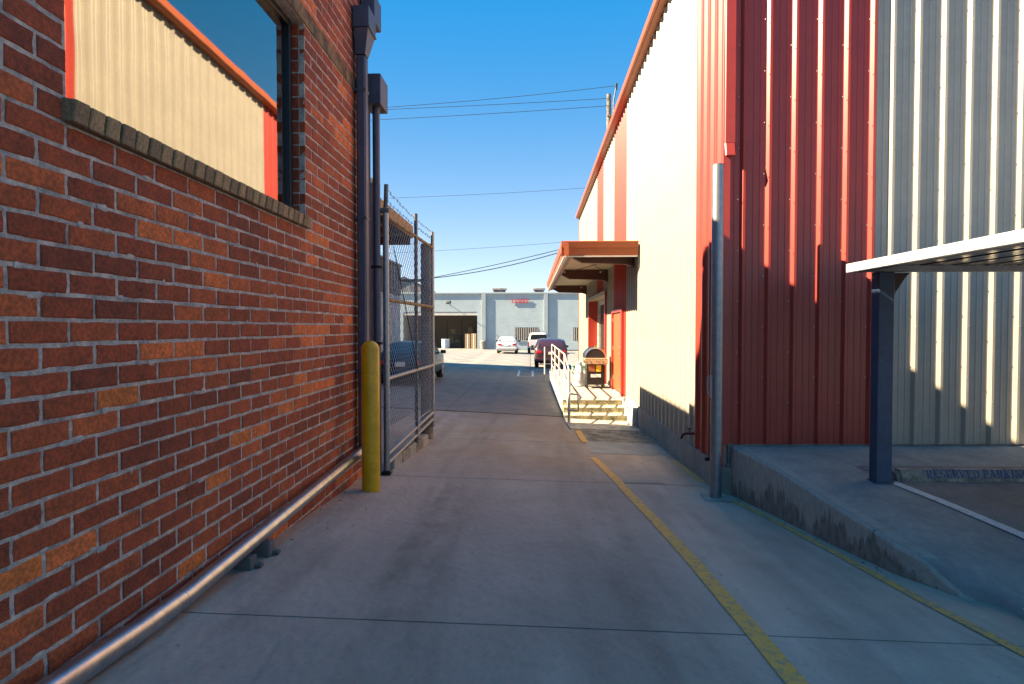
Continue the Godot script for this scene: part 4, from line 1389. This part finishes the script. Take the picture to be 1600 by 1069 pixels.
# ------------------------------------------------------------------ the far yard
func build_far() -> void:
	var b := thing("warehouse", "pale blue painted block warehouse with an open bay across the lot", "building", Vector3(-4.0, gy(-4.0, 62.0) - 0.05, -62.0), 0.0)
	var h := 5.68
	# local x along the face; block courses are built as laid rows
	var ox0 := -9.0
	var ox1 := -1.42
	var rows := 28
	var rh := h / rows
	for i in rows:
		var y := i * rh
		if y + rh * 0.5 < 3.80:
			span(b, "block_course", M.blue_block, ox1, 24.0, y + 0.004, y + rh - 0.004, 0.0, 0.30, 0.008)
			span(b, "block_course", M.blue_block, -24.0, ox0, y + 0.004, y + rh - 0.004, 0.0, 0.30, 0.008)
		else:
			span(b, "block_course", M.blue_block, -24.0, 24.0, y + 0.004, y + rh - 0.004, 0.0, 0.30, 0.008)
	span(b, "backing", M.blue_trim, ox1 + 0.02, 24.0, 0.0, h, 0.02, 0.29)
	span(b, "backing", M.blue_trim, -24.0, ox0 - 0.02, 0.0, h, 0.02, 0.29)
	span(b, "backing", M.blue_trim, ox0 - 0.02, ox1 + 0.02, 3.85, h, 0.02, 0.29)
	span(b, "coping", M.blue_trim, -24.2, 24.2, h, h + 0.16, -0.17, 0.4, 0.02)
	for x in [-0.95, 5.35, 11.8, -16.0]:
		span(b, "pilaster", M.blue_trim, x, x + 0.40, 0.0, h - 0.01, -0.19, -0.002, 0.01)
	span(b, "roof", M.roof_grey, -24.0, 24.0, h - 0.35, h - 0.2, 0.31, 18.0)
	span(b, "bay_floor", M.concrete, ox0, ox1, -0.06, 0.02, 0.30, 9.0)
	span(b, "bay_wall", M.interior, ox0 - 0.2, ox0 - 0.02, 0.0, 5.0, 0.30, 9.0)
	span(b, "bay_wall", M.interior, ox1 + 0.02, ox1 + 0.2, 0.0, 5.0, 0.30, 9.0)
	span(b, "bay_wall", M.interior, ox0, ox1, 0.0, 5.0, 8.8, 9.0)
	span(b, "door_head", M.white_paint, ox0, ox1, 3.50, 3.83, 0.04, 0.24, 0.02)
	span(b, "door_post", M.wood, -6.6, -6.5, 0.02, 3.49, 1.0, 1.1)
	# barred window with its unit
	var w := group_part(b, "window")
	span(w, "frame", M.frame_dark, 2.42, 4.80, 0.95, 2.28, -0.012, -0.003)
	for i in 13:
		span(w, "bar", M.white_paint, 2.50 + i * 0.185, 2.55 + i * 0.185, 0.97, 2.26, -0.10, -0.06, 0.005)
	span(w, "sill", M.blue_trim, 2.35, 4.87, 0.85, 0.945, -0.12, -0.003, 0.01)
	var w2 := group_part(b, "window")
	span(w2, "frame", M.frame_dark, 8.35, 10.2, 0.95, 2.28, -0.012, -0.003)
	for i in 10:
		span(w2, "bar", M.white_paint, 8.45 + i * 0.185, 8.50 + i * 0.185, 0.97, 2.26, -0.10, -0.06, 0.005)
	span(b, "meter_box", M.blue_trim, 4.98, 5.3, 1.3, 1.95, -0.12, -0.003, 0.02)
	var tm := TextMesh.new()
	tm.text = "LOBBY"
	var f := SystemFont.new()
	f.font_names = PackedStringArray(["Droid Serif"])
	f.font_weight = 700
	tm.font = f
	tm.font_size = 100
	tm.pixel_size = 0.0052
	tm.depth = 0.08
	var sg := part(b, "sign_letters", tm, M.sign_red, Vector3(2.95, 4.93, 0.10))
	sg.set_meta("label", "red raised sign letters")
	# flood lamp on an arm over the bay
	var lm := group_part(b, "flood_lamp")
	part(lm, "arm", tube([Vector3(-4.2, 4.55, -0.0), Vector3(-4.2, 4.85, 1.1)], 0.04, 8), M.steel_post)
	part(lm, "hood", box(Vector3(0.50, 0.26, 0.60), 0.06), M.steel_post, Vector3(-4.2, 4.78, 1.25), Vector3(0.25, 0, 0))
	for q in [[0.1, 1.35, "air handler"], [4.35, 5.4, ""]]:
		var u := group_part(b, "roof_vent")
		span(u, "housing", M.roof_grey, q[0], q[1], h - 0.2, h + 0.50, 1.6, 2.6, 0.02)
		span(u, "hood", M.grey_block, q[0] - 0.12, q[1] + 0.12, h + 0.50, h + 0.72, 1.45, 2.75, 0.03)
	# things by the warehouse door, in its frame
	var tr := b.transform
	var at := func(x: float, d: float) -> Vector3: return tr * Vector3(x, 0.055, -d)
	var bb := thing("storage_barrel", "pale blue drum standing in the open warehouse bay", "barrel", at.call(-4.75, 0.6) - Vector3(0, 0.03, 0))
	part(bb, "drum", tube([Vector3(0, 0, 0), Vector3(0, 0.05, 0), Vector3(0, 0.5, 0), Vector3(0, 1.0, 0)], [0.36, 0.38, 0.42, 0.40], 20), M.bin_blue)
	part(bb, "rim", tube([Vector3(0, 1.0, 0), Vector3(0, 1.05, 0)], 0.43, 20), M.label_white)
	for i in 2:
		var c := thing("carton_stack", ["tan tall carton in the warehouse bay, nearest its right jamb", "darker tan tall carton in the warehouse bay, next to the first"][i], "carton", at.call(-1.85 - i * 0.62, 0.8) - Vector3(0, 0.03, 0), 0.0)
		part(c, "box", box(Vector3(0.52, 1.62 - i * 0.04, 0.6), 0.01), M.carton if i == 0 else M.shelf_wood, Vector3(0, 0.81 - i * 0.02, 0))
		part(c, "tape", box(Vector3(0.07, 1.60 - i * 0.04, 0.004)), M.label_white, Vector3(0.0, 0.81 - i * 0.02, 0.303))
	var gc := thing("trash_can", "dark grey trash can against the warehouse pilaster", "trash can", at.call(-0.75, -0.85) + Vector3(0, -0.02, 0))
	part(gc, "can", tube([Vector3(0, 0, 0), Vector3(0, 0.8, 0)], [0.27, 0.33], 18), M.bin_grey)
	part(gc, "lid", tube([Vector3(0, 0.8, 0), Vector3(0, 0.86, 0), Vector3(0, 0.95, 0)], [0.36, 0.35, 0.12], 18), M.bin_grey)
	var rk := thing("storage_rack", "dim storage rack with boxes inside the warehouse bay", "rack", at.call(-3.6, 5.0) - Vector3(0, 0.03, 0))
	for q in [-1.6, 0.0, 1.6]:
		part(rk, "upright", box(Vector3(0.08, 3.0, 0.5), 0.01), M.rusty, Vector3(q, 1.5, 0))
	for y in [0.6, 1.6, 2.6]:
		part(rk, "shelf", box(Vector3(3.2, 0.06, 0.6), 0.01), M.shelf_wood, Vector3(0, y, 0))
	for q in [[-1.1, 0.95, 0.6], [-0.4, 0.85, 0.4], [0.7, 1.0, 0.8], [-0.9, 1.9, 0.5], [1.0, 1.95, 0.6]]:
		part(rk, "box", box(Vector3(0.55, q[2], 0.45), 0.01), M.carton, Vector3(q[0], q[1] - 0.32 + q[2] / 2, 0))
	# gable behind the warehouse
	var gb := thing("gabled_shed", "weathered brown gabled roof rising behind the warehouse", "building", Vector3(-14.5, -0.5, -86.0))
	part(gb, "wall", prism([Vector2(-9.0, 0), Vector2(4.0, 0), Vector2(4.0, 5.6), Vector2(-3.4, 9.2), Vector2(-9.0, 6.5)], 2, -6.0, 0.0), M.roof_grey)
	part(gb, "roof_edge", tube([Vector3(4.5, 5.45, 0.1), Vector3(-3.4, 9.35, 0.1), Vector3(-9.4, 6.45, 0.1)], 0.14, 6), M.dark_band)
	span(gb, "vent", M.frame_dark, 0.2, 2.0, 5.6, 6.1, -0.05, -0.01)
	# long building on the left, past the gate
	var lb := thing("long_block_building", "long grey block building with a dark upper band behind the gate", "building")
	var lx := -7.0
	var ld0 := 7.6
	var ld1 := 32.6
	var topy := 5.05
	for i in 15:
		var y := -0.35 + i * 0.25
		span(lb, "block_course", M.grey_block, lx - 0.3, lx, y + 0.004, y + 0.246, ld0, ld1, 0.008)
	span(lb, "backing", M.grey_block, lx - 0.29, lx - 0.02, -0.5, 3.4, ld0 + 0.02, ld1 - 0.02)
	span(lb, "upper_band", M.dark_band, lx - 0.3, lx + 0.04, 3.41, topy - 0.1, ld0, ld1)
	for i in 41:
		var d := ld0 + 0.4 + i * 0.6
		span(lb, "batten", M.roof_grey, lx + 0.041, lx + 0.08, 3.45, topy - 0.12, d, d + 0.12, 0.005)
	span(lb, "coping", M.roof_grey, lx - 0.35, lx + 0.12, topy - 0.1, topy, ld0 - 0.05, ld1 + 0.05, 0.01)
	span(lb, "end_wall", M.grey_block, -16.0, lx - 0.31, -0.5, topy, ld1 - 0.3, ld1)
	span(lb, "end_wall", M.grey_block, -16.0, lx - 0.31, -0.5, topy, ld0, ld0 + 0.3)
	span(lb, "roof", M.roof_grey, -16.0, lx - 0.31, topy - 0.4, topy - 0.2, ld0 + 0.31, ld1 - 0.31)
	for d in [20.5, 22.6, 26.0, 29.0]:
		var wn := group_part(lb, "window")
		span(wn, "frame", M.frame_dark, lx + 0.003, lx + 0.05, 0.7, 2.3, d, d + 0.9, 0.004)
		span(wn, "pane", M.car_glass, lx + 0.051, lx + 0.056, 0.78, 2.22, d + 0.07, d + 0.83)
		span(wn, "sill", M.white_block, lx + 0.003, lx + 0.10, 0.62, 0.695, d - 0.05, d + 0.95, 0.004)
	# vehicles
	var sy := func(x: float, d: float) -> float: return gy(x, d) + 0.004
	car("parked_sedan", "silver sedan parked beneath the barred warehouse window", "sedan", M.car_silver, Vector3(-1.95, sy.call(-1.9, 52.0), -52.4), 0.0)
	car("parked_pickup", "white pickup truck parked beside the silver sedan", "pickup", M.car_white, Vector3(0.72, sy.call(0.7, 54.0), -54.8), 0.0)
	car("parked_hatchback", "dark plum car parked past the loading platform", "suv", M.car_purple, Vector3(1.12, sy.call(1.1, 34.0), -35.0), 0.0)
	car("parked_coupe", "dark teal car parked behind the chain link gate", "sedan", M.car_teal, Vector3(-4.2, sy.call(-4.2, 21.6), -21.8), 0.0)

func build_wires() -> void:
	var up := thing("utility_pole", "wooden utility pole rising behind the metal roof", "utility pole", Vector3(3.92, gy(3.2, 31), -31.0))
	part(up, "trunk", tube([Vector3(0, -0.2, 0), Vector3(0, 14.0, 0)], [0.17, 0.11], 14), M.wood)
	part(up, "riser", tube([Vector3(0.16, 2.0, 0.1), Vector3(0.22, 13.6, 0.1), Vector3(0.36, 14.35, 0.05)], 0.035, 8), M.steel_post)
	part(up, "insulator", tube([Vector3(0.36, 14.2, 0.05), Vector3(0.36, 14.5, 0.05)], [0.05, 0.07], 10), M.cable)
	part(up, "crossarm", box(Vector3(0.5, 0.09, 0.1), 0.01), M.wood, Vector3(0.14, 12.9, 0.1))
	# wires: ends and sag
	var W := [
		[Vector3(4.28, 13.80, -30.95), Vector3(-32, 12.9, -31), 0.75, 0.012, "topmost thin wire running to the tip of the utility pole"],
		[Vector3(3.95, 13.16, -30.9), Vector3(-32, 12.5, -31), 0.25, 0.012, "second thin wire down on the utility pole"],
		[Vector3(4.0, 12.80, -30.9), Vector3(-32, 12.0, -31), 0.35, 0.012, "third thin wire down on the utility pole"],
		[Vector3(14.0, 12.9, -46), Vector3(-34, 11.6, -46), 0.75, 0.012, "lone thin wire crossing the sky below the pole wires"],
		[Vector3(14.0, 9.15, -46.1), Vector3(-34, 7.0, -46.1), 0.70, 0.012, "lone thin wire crossing the sky level with the canopy top"],
		[Vector3(14.0, 12.2, -46.2), Vector3(-34, 9.6, -46.2), 5.65, 0.035, "thick sagging black cable above the warehouse, upper of two"],
		[Vector3(14.0, 11.0, -46.3), Vector3(-34, 2.9, -46.3), 1.9, 0.028, "thick sagging black cable above the warehouse, lower of two"]]
	for q in W:
		var a: Vector3 = q[0]
		var e: Vector3 = q[1]
		var wr := thing("overhead_wire", q[4], "wire", Vector3.ZERO, 0.0, "overhead wires")
		var pts := []
		for i in 41:
			var t := i / 40.0
			pts.append(a.lerp(e, t) - Vector3(0, q[2] * 4.0 * t * (1.0 - t), 0))
		part(wr, "strand", tube(pts, q[3], 6), M.cable)

func _ready() -> void:
	rng.seed = 4711
	var cam := Camera3D.new()
	cam.name = "camera"
	cam.position = Vector3(0, 1.7, 0)
	cam.rotation_degrees = Vector3(-1.3528, 1.7424, 0)
	cam.fov = 58.5727
	cam.near = 0.05
	cam.far = 4000.0
	add_child(cam)
	cam.current = true
	var sky := ProceduralSkyMaterial.new()
	sky.sky_top_color = lin(0.002, 0.178, 0.44)
	sky.sky_horizon_color = lin(0.64, 0.75, 0.82)
	sky.sky_curve = 0.105
	sky.sky_energy_multiplier = 1.0
	sky.ground_bottom_color = lin(0.30, 0.28, 0.25)
	sky.ground_horizon_color = lin(0.50, 0.55, 0.60)
	sky.sun_angle_max = 1.0
	var sk := Sky.new()
	sk.sky_material = sky
	var env := Environment.new()
	env.background_mode = Environment.BG_SKY
	env.sky = sk
	env.background_energy_multiplier = 0.42
	env.tonemap_mode = Environment.TONE_MAPPER_LINEAR
	env.tonemap_exposure = 4.5
	env.sdfgi_enabled = true
	env.ssao_enabled = true
	env.ssil_enabled = true
	var we := WorldEnvironment.new()
	we.name = "environment"
	we.environment = env
	add_child(we)
	var sun := DirectionalLight3D.new()
	sun.name = "sun"
	sun.light_energy = 1.6
	sun.light_color = Color(1.0, 0.91, 0.77)
	sun.light_angular_distance = 0.5
	sun.shadow_enabled = true
	add_child(sun)
	sun.look_at_from_position(Vector3.ZERO, Vector3(1.0, -0.70, -0.185), Vector3.UP)

	make_materials()
	build_ground()
	build_pad()
	build_brick()
	build_metal()
	build_platform()
	build_gate()
	build_carport()
	build_far()
	build_wires()
	build_litter()
